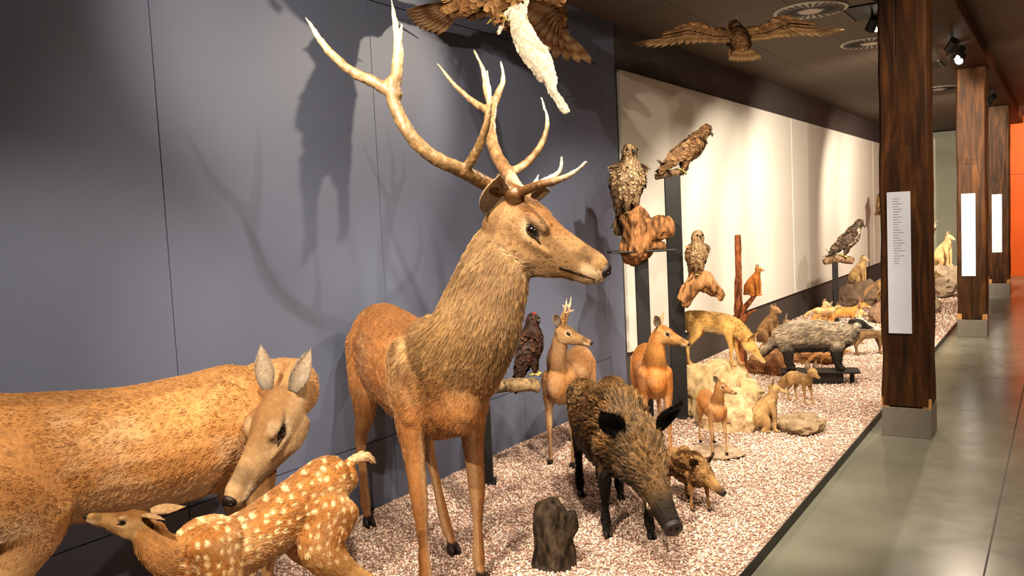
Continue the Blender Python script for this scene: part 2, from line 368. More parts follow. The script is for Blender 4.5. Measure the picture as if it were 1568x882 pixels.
# =================================================== ROOM
FZ=-.045; CZ=3.32; WX=-3.33; PE=-1.19
def wallmat(name,c,rough=.6,var=.06,bump=.03):
    m,n,b=nt(name); L=n.links.new; g=N_(n,'ShaderNodeNewGeometry')
    no=N_(n,'ShaderNodeTexNoise'); no.inputs['Scale'].default_value=1.3; no.inputs['Detail'].default_value=8; L(g.outputs['Position'],no.inputs[0])
    cr=N_(n,'ShaderNodeValToRGB'); cr.color_ramp.elements[0].position=.3; cr.color_ramp.elements[1].position=.7
    cr.color_ramp.elements[0].color=(*[x*(1-var) for x in c],1); cr.color_ramp.elements[1].color=(*[x*(1+var) for x in c],1)
    L(no.outputs[0],cr.inputs[0]); L(cr.outputs[0],b.inputs['Base Color']); b.inputs['Roughness'].default_value=rough
    n2=N_(n,'ShaderNodeTexNoise'); n2.inputs['Scale'].default_value=180; L(g.outputs['Position'],n2.inputs[0])
    bp=N_(n,'ShaderNodeBump'); bp.inputs['Strength'].default_value=bump; bp.inputs['Distance'].default_value=.01; L(n2.outputs[0],bp.inputs['Height']); L(bp.outputs[0],b.inputs['Normal'])
    return m
M_WALL=wallmat('wall_grey_blue',(.118,.14,.205),.5)
M_DARK=wallmat('wall_dark',(.035,.028,.022),.8)
M_PANEL=wallmat('panel_cream',(.64,.63,.58),.6,.02)
M_WHITE=wallmat('wall_pale',(.50,.52,.42),.6)
M_CEIL=wallmat('ceiling_taupe',(.12,.095,.073),.7)
M_ORANGE=wallmat('wall_orange',(.70,.12,.008),.45)
def prim(name,boxes,mat,bevel=0):
    mb=MB()
    for b in boxes: mb.box(*b,(.5,.5,.5))
    return mb.make(name,mat,None,bevel)
g=.0025
bx=[]
seams=[-2.05,-.6,.85,2.31,3.72,5.17,6.6]
for a,b in zip(seams[:-1],seams[1:]):
    for z0,z1 in ((FZ,.385),(.385,2.91),(2.91,CZ)):
        bx.append((WX-.03,WX,a+g,b-g,z0+g,z1-g))
bx.append((WX-.03,WX,6.6+g,6.9-g,FZ,CZ))
prim('wall_left',bx,M_WALL)
prim('wall_left_backing',[(WX-.12,WX-.022,-2.1,24,FZ-.1,CZ)],M_DARK)
prim('wall_left_lower',[(WX-.02,WX-.005,6.9,23.5,FZ,CZ)],wallmat('wall_char',(.06,.052,.05),.7))
for a,b in ((6.93,12.53),(12.57,18.73),(18.77,23.3)):
    prim('wall_panel_left',[(WX-.004,WX+.03,a,b,.375,2.91)],M_PANEL,.004)
prim('wall_back_pale',[(WX-.1,-1.2,23.4,23.5,FZ-.1,CZ)],M_WHITE)
prim('wall_far_orange',[(-1.2,3.0,20.9,21.0,FZ-.1,CZ)],M_ORANGE)
prim('trim_2',[(-.5,-.49,20.893,20.9,FZ,CZ),(.6,.61,20.893,20.9,FZ,CZ),(-1.2,3,20.893,20.9,2.1,2.11)],wallmat('orange_joint',(.3,.05,.01),.5))
prim('wall_right',[(2.7,2.8,-2.1,21,FZ-.1,CZ)],wallmat('wall_r',(.35,.3,.25),.7))
prim('wall_rear',[(WX-.1,2.8,-2.2,-2.1,FZ-.1,CZ)],wallmat('wall_b',(.25,.22,.2),.7))
m,n,b=nt('polished_concrete'); L=n.links.new; ge=N_(n,'ShaderNodeNewGeometry')
no=N_(n,'ShaderNodeTexNoise'); no.inputs['Scale'].default_value=2.2; no.inputs['Detail'].default_value=9; L(ge.outputs['Position'],no.inputs[0])
cr=N_(n,'ShaderNodeValToRGB'); cr.color_ramp.elements[0].position=.3; cr.color_ramp.elements[1].position=.72
cr.color_ramp.elements[0].color=(.15,.155,.125,1); cr.color_ramp.elements[1].color=(.23,.23,.19,1); L(no.outputs[0],cr.inputs[0]); L(cr.outputs[0],b.inputs['Base Color'])
n2=N_(n,'ShaderNodeTexNoise'); n2.inputs['Scale'].default_value=9; L(ge.outputs['Position'],n2.inputs[0])
mr=N_(n,'ShaderNodeMapRange'); mr.inputs[3].default_value=.16; mr.inputs[4].default_value=.32; L(n2.outputs[0],mr.inputs[0]); L(mr.outputs[0],b.inputs['Roughness'])
prim('floor',[(WX-.1,2.8,-2.2,24,FZ-.1,FZ)],m)
prim('floor_joint_trim',[(-.30,-.292,-2,20.9,FZ-.001,FZ+.0006)],wallmat('joint',(.08,.08,.07),.6))
cb=[]
xs=[WX-.1,-2.7,-1.95,-1.12]; ys=list(np.arange(-2.2,24,1.9))
for a,b_ in zip(xs[:-1],xs[1:]):
    for c_,d_ in zip(ys[:-1],ys[1:]): cb.append((a+.002,b_-.002,c_+.002,d_-.002,CZ,CZ+.02))
cb.append((-1.12,2.8,-2.2,24,CZ,CZ+.02)); cb.append((WX-.2,2.9,-2.3,24,CZ+.022,CZ+.06))
prim('ceiling',cb,M_CEIL)
m,n,b=nt('gravel_base'); L=n.links.new; ge=N_(n,'ShaderNodeNewGeometry')
vo=N_(n,'ShaderNodeTexVoronoi'); vo.inputs['Scale'].default_value=58; L(ge.outputs['Position'],vo.inputs[0])
sp=N_(n,'ShaderNodeSeparateColor'); L(vo.outputs['Color'],sp.inputs[0])
cr=N_(n,'ShaderNodeValToRGB'); L(sp.outputs[0],cr.inputs[0]); e=cr.color_ramp.elements
e[0].color=(.42,.27,.21,1); e[1].color=(.76,.63,.54,1); x=cr.color_ramp.elements.new(.35); x.color=(.60,.42,.34,1); x=cr.color_ramp.elements.new(.7); x.color=(.68,.51,.43,1)
mu=N_(n,'ShaderNodeMapRange'); mu.inputs[1].default_value=0; mu.inputs[2].default_value=.6; mu.inputs[3].default_value=1.05; mu.inputs[4].default_value=.6; L(vo.outputs['Distance'],mu.inputs[0])
vs=N_(n,'ShaderNodeVectorMath',operation='SCALE'); L(cr.outputs[0],vs.inputs[0]); L(mu.outputs[0],vs.inputs['Scale']); L(vs.outputs[0],b.inputs['Base Color'])
bp=N_(n,'ShaderNodeBump',invert=True); bp.inputs['Distance'].default_value=.015; bp.inputs['Strength'].default_value=.9; L(vo.outputs['Distance'],bp.inputs['Height']); L(bp.outputs[0],b.inputs['Normal']); b.inputs['Roughness'].default_value=.85
prim('display_platform',[(WX,PE-.006,-2.0,20.5,FZ,-.004)],m)
prim('trim_1',[(PE-.006,PE,-2.0,20.5,FZ,.008)],wallmat('edge_steel',(.02,.02,.02),.4))
def gravel():
    temps=[]
    for k in range(7):
        bm=bmesh.new(); bmesh.ops.create_icosphere(bm,subdivisions=1,radius=1)
        V=np.array([v.co[:] for v in bm.verts]); Fc=np.array([[v.index for v in f.verts] for f in bm.faces]); bm.free()
        V*=rng.uniform(.65,1.25,(len(V),1)); V*=np.array([1,rng.uniform(.6,.95),rng.uniform(.45,.75)]); temps.append((V,Fc))
    pal=np.array([(.74,.56,.47),(.68,.48,.39),(.82,.69,.60),(.56,.37,.30),(.76,.61,.51),(.85,.77,.69),(.47,.32,.26),(.70,.52,.42)])
    AV=[];AF=[];AC=[];o=0
    def place(n,y0,y1,s0,s1):
        nonlocal o
        for k in range(7):
            V,Fc=temps[k]; m=n//7
            x=rng.uniform(WX+.02,PE-.02,m); y=rng.uniform(y0,y1,m); s=rng.uniform(s0,s1,m)
            q=rng.normal(size=(m,4)); q/=np.linalg.norm(q,axis=1)[:,None]; w,a,b,c=q.T
            R=np.stack([1-2*(b*b+c*c),2*(a*b-c*w),2*(a*c+b*w),2*(a*b+c*w),1-2*(a*a+c*c),2*(b*c-a*w),2*(a*c-b*w),2*(b*c+a*w),1-2*(a*a+b*b)],1).reshape(m,3,3)
            X=np.einsum('mij,vj->mvi',R,V)*s[:,None,None]; X[:,:,0]+=x[:,None]; X[:,:,1]+=y[:,None]; X[:,:,2]+=(s*.15)[:,None]
            AV.append(X.reshape(-1,3)); nv=len(V)
            AF.append((Fc[None]+(np.arange(m)*nv)[:,None,None]+o).reshape(-1,3)); o+=m*nv
            c_=pal[rng.integers(0,8,m)]*rng.uniform(.85,1.1,(m,1)); AC.append(np.repeat(c_,nv,0))
    place(36000,1.0,5.2,.0055,.0115); place(26000,5.2,11,.006,.013); place(7000,11,19,.010,.018)
    V=np.concatenate(AV);Fc=np.concatenate(AF);C=np.concatenate(AC)
    me=bpy.data.meshes.new('gravel'); me.vertices.add(len(V)); me.vertices.foreach_set('co',V.astype(np.float32).ravel())
    me.loops.add(len(Fc)*3); me.loops.foreach_set('vertex_index',Fc.ravel().astype(np.int32)); me.polygons.add(len(Fc))
    me.polygons.foreach_set('loop_start',np.arange(0,len(Fc)*3,3,dtype=np.int32)); me.update(calc_edges=True); me.validate()
    setcol(me,C); link('gravel_bed',me,None,[mat_attr('gravel_chip',.8,200,.15,0,spec=.3)])
gravel()
# pillars
m,n,b=nt('old_timber'); L=n.links.new; tc=N_(n,'ShaderNodeNewGeometry'); mp=N_(n,'ShaderNodeMapping'); mp.inputs['Scale'].default_value=(4,4,.5); L(tc.outputs['Position'],mp.inputs[0])
no=N_(n,'ShaderNodeTexNoise'); no.inputs['Scale'].default_value=3.5; no.inputs['Detail'].default_value=12; no.inputs['Distortion'].default_value=1.2; L(mp.outputs[0],no.inputs[0])
cr=N_(n,'ShaderNodeValToRGB'); e=cr.color_ramp.elements; e[0].position=.25; e[0].color=(.014,.006,.002,1); e[1].position=.8; e[1].color=(.12,.048,.011,1); x=e.new(.5); x.color=(.045,.018,.005,1); L(no.outputs[0],cr.inputs[0])
mp2=N_(n,'ShaderNodeMapping'); mp2.inputs['Scale'].default_value=(22,22,.55); L(tc.outputs['Position'],mp2.inputs[0])
vo=N_(n,'ShaderNodeTexNoise'); vo.inputs['Scale'].default_value=1.0; vo.inputs['Detail'].default_value=4; L(mp2.outputs[0],vo.inputs[0])
ck=N_(n,'ShaderNodeMapRange'); ck.inputs[1].default_value=.30; ck.inputs[2].default_value=.36; ck.inputs[3].default_value=.15; ck.inputs[4].default_value=1; L(vo.outputs[0],ck.inputs[0])
sc_=N_(n,'ShaderNodeVectorMath',operation='SCALE'); L(cr.outputs[0],sc_.inputs[0]); L(ck.outputs[0],sc_.inputs['Scale']); L(sc_.outputs[0],b.inputs['Base Color'])
ad=N_(n,'ShaderNodeMath',operation='ADD'); L(no.outputs[0],ad.inputs[0]); L(ck.outputs[0],ad.inputs[1])
bp=N_(n,'ShaderNodeBump'); bp.inputs['Strength'].default_value=.5; bp.inputs['Distance'].default_value=.01; L(ad.outputs[0],bp.inputs['Height']); L(bp.outputs[0],b.inputs['Normal']); b.inputs['Roughness'].default_value=.6; b.inputs['Specular IOR Level'].default_value=.25
M_TIMBER=m
def pillar(y,x0=-1.09,w=.31,d=.31):
    rt=root('timber_pillar',(x0+w/2,y+d/2,FZ)); h=CZ-FZ
    bm=bmesh.new(); bmesh.ops.create_cube(bm,size=1); bmesh.ops.scale(bm,vec=(w,d,h-.21),verts=bm.verts); bmesh.ops.translate(bm,vec=(0,0,(h+.21)/2),verts=bm.verts)
    bmesh.ops.bevel(bm,geom=bm.edges[:],offset=.014,segments=1,affect='EDGES'); 
    bmesh.ops.subdivide_edges(bm,edges=[e for e in bm.edges if abs(e.verts[0].co.z-e.verts[1].co.z)>1],cuts=60,use_grid_fill=True)
    me=bpy.data.meshes.new('beam'); bm.to_mesh(me); bm.free()
    P=np.array([v.co[:] for v in me.vertices]); q=P+np.array([x0,y,0]); dx=(fbm(q*np.array([1,1,.5]),6,1)-.5)*.022
    P[:,:2]*=(1+dx/(w/2))[:,None]
    me.vertices.foreach_set('co',P.astype(np.float32).ravel()); me.update(); link('beam',me,rt,[M_TIMBER])
    mb=MB(); mb.box(-w/2-.004,w/2+.004,-d/2-.004,d/2+.004,0,.21,(.17,.155,.135)); mb.make('plinth',M_METAL,rt,.003)
    mb=MB()
    for sx in (-1,1): mb.box(sx*w/2*.78-.028,sx*w/2*.78+.028,-d/2-.002,-d/2+.02,.212,.29,(.40,.22,.09),Matrix.Rotation(rad(3*sx),4,'Y'))
    mb.make('footing_blocks',M_WOODN,rt,.010)
    mb=MB(); px=-.03; mb.box(px-.075,px+.075,-d/2-.010,-d/2-.001,.74,1.73,(.56,.60,.70)); 
    for i in range(26):
        zz=1.68-i*.018; mb.box(px-.035,px-.035+random.uniform(.03,.075),-d/2-.0112,-d/2-.0100,zz,zz+.004,(.30,.31,.33))
    mb.make('text_panel',M_PAINT,rt)
for y in (6.41,11.5,16.6): pillar(y)
prim('timber_header_beam',[(-1.10,-.72,-2.1,20.8,3.16,CZ-.001)],M_TIMBER,.01)
def vent(x,y,r=.30):
    mb=MB(); z=CZ-.001
    mb.cyl((0,0,z-.012),(0,0,z),r,r,(.50,.46,.40),40)
    for i in range(28):
        a=2*math.pi*i/28; M=Matrix.Rotation(a,4,'Z'); mb.box(r*.35,r*.9,-.011,.011,z-.016,z-.0125,(.01,.01,.01),M)
    mb.cyl((0,0,z-.02),(0,0,z-.012),r*.3,r*.3,(.55,.50,.44),24)
    o=mb.make('ceiling_vent',M_PAINT); o.location=(x,y,0)
vent(-1.85,7.75,.31); vent(-1.72,9.75,.30); vent(-1.6,14.5,.3)
def recess(x0,x1,y0,y1):
    mb=MB(); mb.box(x0,x1,y0,y1,CZ-.012,CZ-.001,(.010,.009,.008)); mb.box(x0-.03,x0,y0,y1,CZ-.02,CZ-.001,(.09,.08,.07)); mb.box(x1,x1+.03,y0,y1,CZ-.02,CZ-.001,(.09,.08,.07)); mb.make('ceiling_recess',M_PAINT)
recess(-2.3,-1.5,5.6,6.2); recess(-1.62,-1.3,7.9,8.5); recess(-1.62,-1.3,11.6,12.2)
WARM=(1,.84,.66)
LK=1.75
def spot(loc,tgt,P,ang=60,blend=.6,size=.03,col=WARM):
    loc=Vector(loc); d=(Vector(tgt)-loc).normalized(); rt=root('track_spotlight',loc)
    q=d.to_track_quat('-Z','Y')
    mb=MB(); mb.cyl((0,0,0),-d*.12,.045,.04,(.012,.012,.012)); mb.cyl(-d*.06,(-d*.06)+Vector((0,0,CZ-loc.z+d.z*.06-.001)),.01,.01,(.012,.012,.012),10); mb.make('can',M_METAL,rt)
    mb=MB(); mb.cyl(d*.001,d*.003,.036,.036,(1,1,1)); mb.make('lens',M_LENS,rt)
    li=bpy.data.lights.new('beam','SPOT'); li.energy=P*LK; li.spot_size=rad(ang); li.spot_blend=blend; li.shadow_soft_size=size; li.color=col
    o=link('beam',li,rt); o.rotation_euler=q.to_euler(); o.location=d*.02
spot((-1.35,.9,3.15),(-2.2,2.8,1.0),215,60)
spot((-1.45,-.1,3.15),(-2.7,1.7,.7),270,56)
spot((-1.3,-.6,3.10),(-3.1,5.0,2.45),560,42,.5,.02)
spot((-1.0,1.6,3.15),(-3.2,3.2,1.0),60,70,.9)
spot((-1.2,5.7,3.15),(-3.1,2.9,2.2),140,56,.5,.02)
spot((-1.0,3.0,3.1),(-2.5,4.24,2.5),60,30,.6)
spot((-1.3,2.4,3.15),(-2.4,4.0,.3),160,64)
spot((-1.3,3.2,3.15),(-2.1,4.8,.2),155,64)
spot((-1.35,4.6,3.15),(-2.5,6.2,.9),200,70)
spot((-1.2,7.0,3.15),(-2.6,8.4,.8),185,78)
spot((-1.45,8.19,3.15),(-3.0,10.0,.8),210,85)
spot((-.9,8.96,3.0),(-2.6,11.5,.8),220,85)
spot((-.92,9.3,3.0),(-3.2,14.0,1.2),260,80)
spot((-.9,14,3.0),(-3.2,16.5,1),300,85)
spot((-.92,14.3,3.0),(-2.6,18.5,1),260,85)
spot((.8,17.5,3.15),(0.1,20.9,1.6),400,110)
spot((.6,5.2,3.15),(.2,7.5,0),160,140)
spot((.6,10,3.15),(.0,13,0),160,140)
spot((1.0,1.5,3.15),(.1,4,0),160,140)
spot((-.90,9.6,3.02),(-2.2,7.6,.4),110,60)
spot((-.90,9.85,3.02),(-1.6,6.0,.6),80,50)
spot((-1.45,8.45,3.2),(-2.0,6.9,.4),95,60)
w=bpy.data.worlds.new('world'); SC.world=w; w.use_nodes=True; w.node_tree.nodes['Background'].inputs[0].default_value=(.9,.85,1,1); w.node_tree.nodes['Background'].inputs[1].default_value=.05
SC.view_settings.view_transform='Standard'
try: SC.view_settings.look='Medium High Contrast'
except Exception:
    try: SC.view_settings.look='None'
    except Exception: pass
# =================================================== RED DEER STAG
base=(.40,.19,.07); mane=(.37,.235,.11); face=(.27,.165,.08); lt=(.54,.40,.25); legc=(.32,.15,.055)
HM=((.763,.239,1.70),51.7,33,.47)
neck=[(.36,0,.98,.155,.23),(.55,.02,1.02,.165,.22),(.66,.08,1.16,.160,.19),(.70,.14,1.34,.135,.165),(.72,.19,1.47,.11,.145),(.755,.235,1.56,.08,.115)]
def smw(P,part): return ss(.78,1.10,P[:,2]+.12*(fbm(P,12,4)-.5))*ss(.18,.42,P[:,0])*np.isin(part,(BODY,NECK,LEG))
def stag_len(s):
    z=s['P'][:,2]; w=smw(s['P'],s['part'])*ss(.82,1.18,z)*(1-.78*ss(1.36,1.62,z)); l=.018+.026*w; l[s['part']==HEAD]=.009
    l[(s['part']==LEG)&(z<.62)]=.008; l[(s['part']==LEG)&(z<.05)]=0
    hd=(s['part']==HEAD)&(s['Q'][:,2]<-.36)&(s['Q'][:,0]<.45); l[hd]=.024; hd=(s['part']==HEAD)&(s['Q'][:,2]>-.01)&(s['Q'][:,0]<.26); l[hd]=.022; return l
ears=[((.02,.17,-.04),(.40,.75,.50),(-.9,.3,.2)),((-.03,-.18,-.20),(-.12,-.45,.80),(-.75,.55,.1))]
mus=[[(.28,-.15,1.02,.05,.14),(.40,-.17,.90,.05,.12),(.44,-.16,.78,.04,.08)],[(.28,.15,1.02,.05,.14),(.40,.17,.90,.05,.12),(.44,.16,.78,.04,.08)],[(.50,0,.86,.12,.10),(.61,.01,.84,.09,.12),(.63,.02,.98,.11,.12)]]
rt,M,sk=deer('red_deer_stag',(-2.626,3.093,0),-33.7,1.2,neck,HM,[('F',-1,.06,0),('F',1,-.02,0),('H',-1,.0,0),('H',1,.50,0)],
   deer_col(base,mane,face,(.34,.21,.10),legc,lt,1.2,manedark=(.19,.11,.05),mw=smw),130000,(.32,.21,.11),(.36,.25,.16),ears,voxel=.010,lenf=stag_len,earlen=.40,earw=.28,hk=1.40,extra=mus,dens=lambda s:1+1.2*(s['part']==NECK)+.8*(s['part']==HEAD),tuft=.4,gvar=.16)
AN={'b':(.066,[(.05,-.10,.03),(-.04,-.13,.06),(-.19,-.25,.02),(-.36,-.50,.04),(-.57,-.70,.04),(-.78,-.79,.11),(-.99,-.80,.24),(-1.11,-.79,.39)],.05),
'c1':(.052,[(-1.02,-.79,.32),(-1.23,-.83,.32),(-1.40,-.91,.31),(-1.60,-.98,.36),(-1.75,-1.03,.44),(-1.84,-1.08,.50)],.010),
'c2':(.054,[(-1.05,-.79,.32),(-1.19,-.72,.58),(-1.32,-.67,.74),(-1.51,-.62,.94)],.010),
'c3':(.028,[(-1.19,-.72,.58),(-1.24,-.74,.72),(-1.26,-.78,.82)],.008),
'z':(.042,[(-.34,-.48,.04),(-.31,-.56,.27),(-.33,-.62,.49),(-.39,-.66,.65),(-.50,-.69,.82)],.010),
'w':(.044,[(.03,-.11,.05),(.18,-.25,.21),(.33,-.31,.35),(.42,-.33,.475),(.465,-.34,.60)],.009),
'lb':(.064,[(.05,.10,.03),(-.04,.14,.07),(-.21,.32,.12),(-.45,.51,.20),(-.67,.72,.33),(-.82,.88,.51),(-.86,.97,.66),(-.91,1.04,.82),(-1.03,1.07,.96)],.011),
'l1':(.040,[(-.82,.90,.53),(-1.0,1.01,.65),(-1.15,1.06,.81),(-1.34,1.09,.93)],.009),
'l2':(.044,[(-.80,.86,.50),(-1.01,.93,.49),(-1.27,.935,.54),(-1.55,.95,.64)],.009),
'lz':(.044,[(-.22,.33,.13),(-.16,.47,.28),(-.16,.625,.49),(-.24,.72,.69),(-.41,.76,.85)],.009),
'lw':(.042,[(.03,.12,.06),(.13,.18,.24),(.20,.20,.375),(.15,.22,.50)],.009),
'lx':(.030,[(.02,.14,.07),(.06,.19,.18),(.05,.21,.27)],.008)}
tb=[]; tips=[]
for k,(r0,pts,r1) in AN.items():
    n=len(pts); rr=[r0*(1-.25*i/(n-1)) if k=='b' else r0+(r1-r0)*(i/(n-1))**1.3 for i in range(n)]
    if k=='b': rr[-1]=.060
    if k=='lb': rr=[r0*(1-.2*i/(n-1)) if i<6 else r0*.8+(r1-r0*.8)*((i-5)/(n-6)) for i in range(n)]
    tb.append(T_([(*p,r,r) for p,r in zip(pts,rr)],OTH,M=M))
    if k!='b': tips.append(M@Vector(pts[-1]))
for y in (-1,1): tb.append(T_([(.05,y*.10,.0,.080,.080),(.02,y*.12,.06,.088,.088)],OTH,M=M))
tips=np.array(tips)
def antcol(P,Nn,part,t,Q):
    d=np.linalg.norm(Q[:,:3],axis=1); dt=np.linalg.norm(P[:,None]-tips[None],axis=2).min(1)
    c=mix(np.tile(np.array((.09,.045,.018)),(len(P),1)),(.17,.11,.052),ss(.2,1.1,d)); c=mix(c,(.27,.19,.11),ss(1.1,1.6,d)*.6); c=mix(c,(.55,.43,.27),ss(.18,.03,dt)); 
    return c*(.35+1.3*fbm(P*np.array([1,1,.7]),50,3)[:,None])
skin('antlers',tb,.0055,antcol,M_BONE,rt,M,sm=2,disp=lambda P:(fbm(P*np.array([1,1,.5]),70,2)-.5)*.008)
# =================================================== HIND
HH=((.40,-.29,1.02),-165.,45,.42,0)
neck=[(.36,0,.90,.12,.19),(.48,0,.95,.11,.15),(.58,-.03,.98,.09,.12),(.60,-.11,.99,.08,.105),(.53,-.22,.985,.075,.10),(.44,-.28,.95,.07,.09)]
hears=[((-.02,.15,-.02),(-.86,.42,.52),(-.5,-.40,-.72)),((-.02,-.15,-.02),(-.72,-.12,.70),(-.5,-.55,-.70))]
SPH=[(-.60,0,.83,.08,.12),(-.51,0,.83,.15,.19),(-.32,0,.80,.17,.20),(-.05,0,.765,.18,.205),(.20,0,.765,.17,.21),(.36,0,.79,.135,.20),(.45,0,.81,.10,.16)]
musH=[[(.20,-.15,.98,.05,.12),(.33,-.165,.88,.05,.12),(.38,-.15,.74,.04,.07)],[(-.62,-.13,.95,.05,.10),(-.50,-.165,.86,.06,.15),(-.36,-.15,.72,.05,.12)]]
deer('red_deer_hind',(-2.80,1.76,0),80,1.12,neck,HH,[('F',-1,-.02,0),('F',1,.06,0),('H',-1,-.08,0),('H',1,.14,0)],
   deer_col((.45,.235,.09),(.42,.245,.11),(.36,.24,.13),(.56,.41,.24),(.45,.28,.14),(.66,.53,.37),1.12),110000,(.40,.27,.15),(.40,.32,.24),hears,voxel=.010,flen=.016,spine=SPH,earlen=.40,earw=.18,extra=musH,hk=1.18,tuft=.3,gvar=.10)
# =================================================== FAWN
neck=[(.20,0,.57,.07,.10),(.29,-.01,.58,.055,.075),(.34,-.03,.63,.045,.06),(.355,-.045,.675,.04,.05)]
FS=[(-.42,0,.98,.06,.07),(-.34,0,.97,.115,.135),(-.18,0,.90,.12,.135),(.02,0,.81,.12,.135),(.20,0,.77,.12,.14),(.32,0,.77,.09,.12)]
FS=[(a,b,c*.96,d,e) for a,b,c,d,e in FS]
deer('red_deer_fawn',(-2.28,1.86,0),-110,.76,neck,((.355,-.045,.735),-38,-6,.19,0),[('F',-1,.02,0),('F',1,.16,0),('H',-1,-.10,0),('H',1,-.22,0)],
   deer_col((.37,.165,.048),(.40,.20,.07),(.38,.23,.10),(.54,.37,.19),(.46,.27,.11),(.64,.46,.27),.76,spots=True),60000,(.42,.27,.14),(.46,.35,.25),
   [((.0,.14,-.02),(-.85,.5,.1),(-.1,-.3,.9)),((.0,-.14,-.02),(-.85,-.5,.0),(-.1,.3,.9))],voxel=.007,flen=.014,spine=FS,earlen=.55,earw=.26,lw=.10,hx=-.30,sx=.24,
   tail=[(-.31,0,.755,.020,.018),(-.35,.01,.775,.020,.018),(-.385,.02,.78,.019,.017),(-.41,.025,.76,.012,.010)],hk=1.1)
# =================================================== ROE DEER
rc=deer_col((.33,.17,.07),(.32,.19,.095),(.28,.17,.08),(.5,.35,.2),(.36,.21,.10),(.60,.47,.31),.70)
neck=[(.22,0,.60,.075,.11),(.30,0,.69,.06,.085),(.33,.03,.79,.048,.065),(.34,.05,.87,.042,.055)]
red=[((.0,.15,.0),(-.35,.75,.6),(-.9,-.2,.0)),((.0,-.15,.0),(-.35,-.75,.6),(-.9,.2,.0))]
rt,M,sk=deer('roe_deer_buck',(-2.84,4.98,0),-75,.70,neck,((.36,.06,.94),88,26,.225,0),[('F',-1,.0,0),('F',1,.06,0),('H',-1,0,0),('H',1,.1,0)],rc,26000,(.34,.21,.10),(.45,.35,.26),red,voxel=.008,flen=.013,hk=1.15,earlen=.5,earw=.28)
tb=[]
for y in (-1,1):
    tb.append(T_([(.08,y*.10,.0,.055,.055),(.02,y*.15,.22,.050,.050),(-.02,y*.20,.48,.042,.042),(-.10,y*.22,.80,.014,.014)],OTH,M=M))
    tb.append(T_([(.0,y*.17,.34,.042,.042),(.13,y*.20,.50,.014,.014)],OTH,M=M)); tb.append(T_([(-.02,y*.20,.48,.038,.038),(-.16,y*.19,.58,.014,.014)],OTH,M=M))
skin('antlers',tb,.0045,lambda P,N,p,t,Q:mix(np.tile((.28,.16,.07),(len(P),1)),(.66,.52,.34),ss(.3,.7,Q[:,2])),M_BONE,rt,M,sm=1,disp=lambda P:(fbm(P,120,2)-.5)*.008)
neck=[(.22,0,.58,.075,.11),(.29,0,.68,.06,.085),(.31,.01,.77,.048,.062),(.32,.03,.83,.042,.055)]
deer('roe_deer_doe',(-2.40,5.36,0),-60,.68,neck,((.33,.04,.89),68,28,.215,0),[('F',-1,.0,0),('F',1,.06,0),('H',-1,0,0),('H',1,.1,0)],
  deer_col((.45,.185,.05),(.46,.22,.07),(.38,.21,.08),(.52,.34,.15),(.44,.22,.08),(.64,.49,.31),.68),26000,(.42,.26,.13),(.5,.4,.3),red,voxel=.008,flen=.012,earlen=.50,earw=.28,hk=1.15)
neck=[(.13,0,.34,.04,.06),(.17,0,.39,.033,.045),(.185,0,.43,.027,.035),(.19,0,.455,.025,.032)]
deer('roe_deer_fawn',(-1.97,5.36,.03),-55,.37,neck,((.19,0,.49),50,25,.130,0),[('F',-1,.0,0),('F',1,.06,0),('H',-1,0,0),('H',1,.1,0)],
  deer_col((.42,.20,.07),(.46,.24,.09),(.40,.23,.10),(.52,.36,.19),(.44,.25,.11),(.62,.47,.3),.37),12000,(.42,.27,.14),(.5,.4,.3),red,voxel=.006,flen=.009,earlen=.5,earw=.28,hk=1.1)
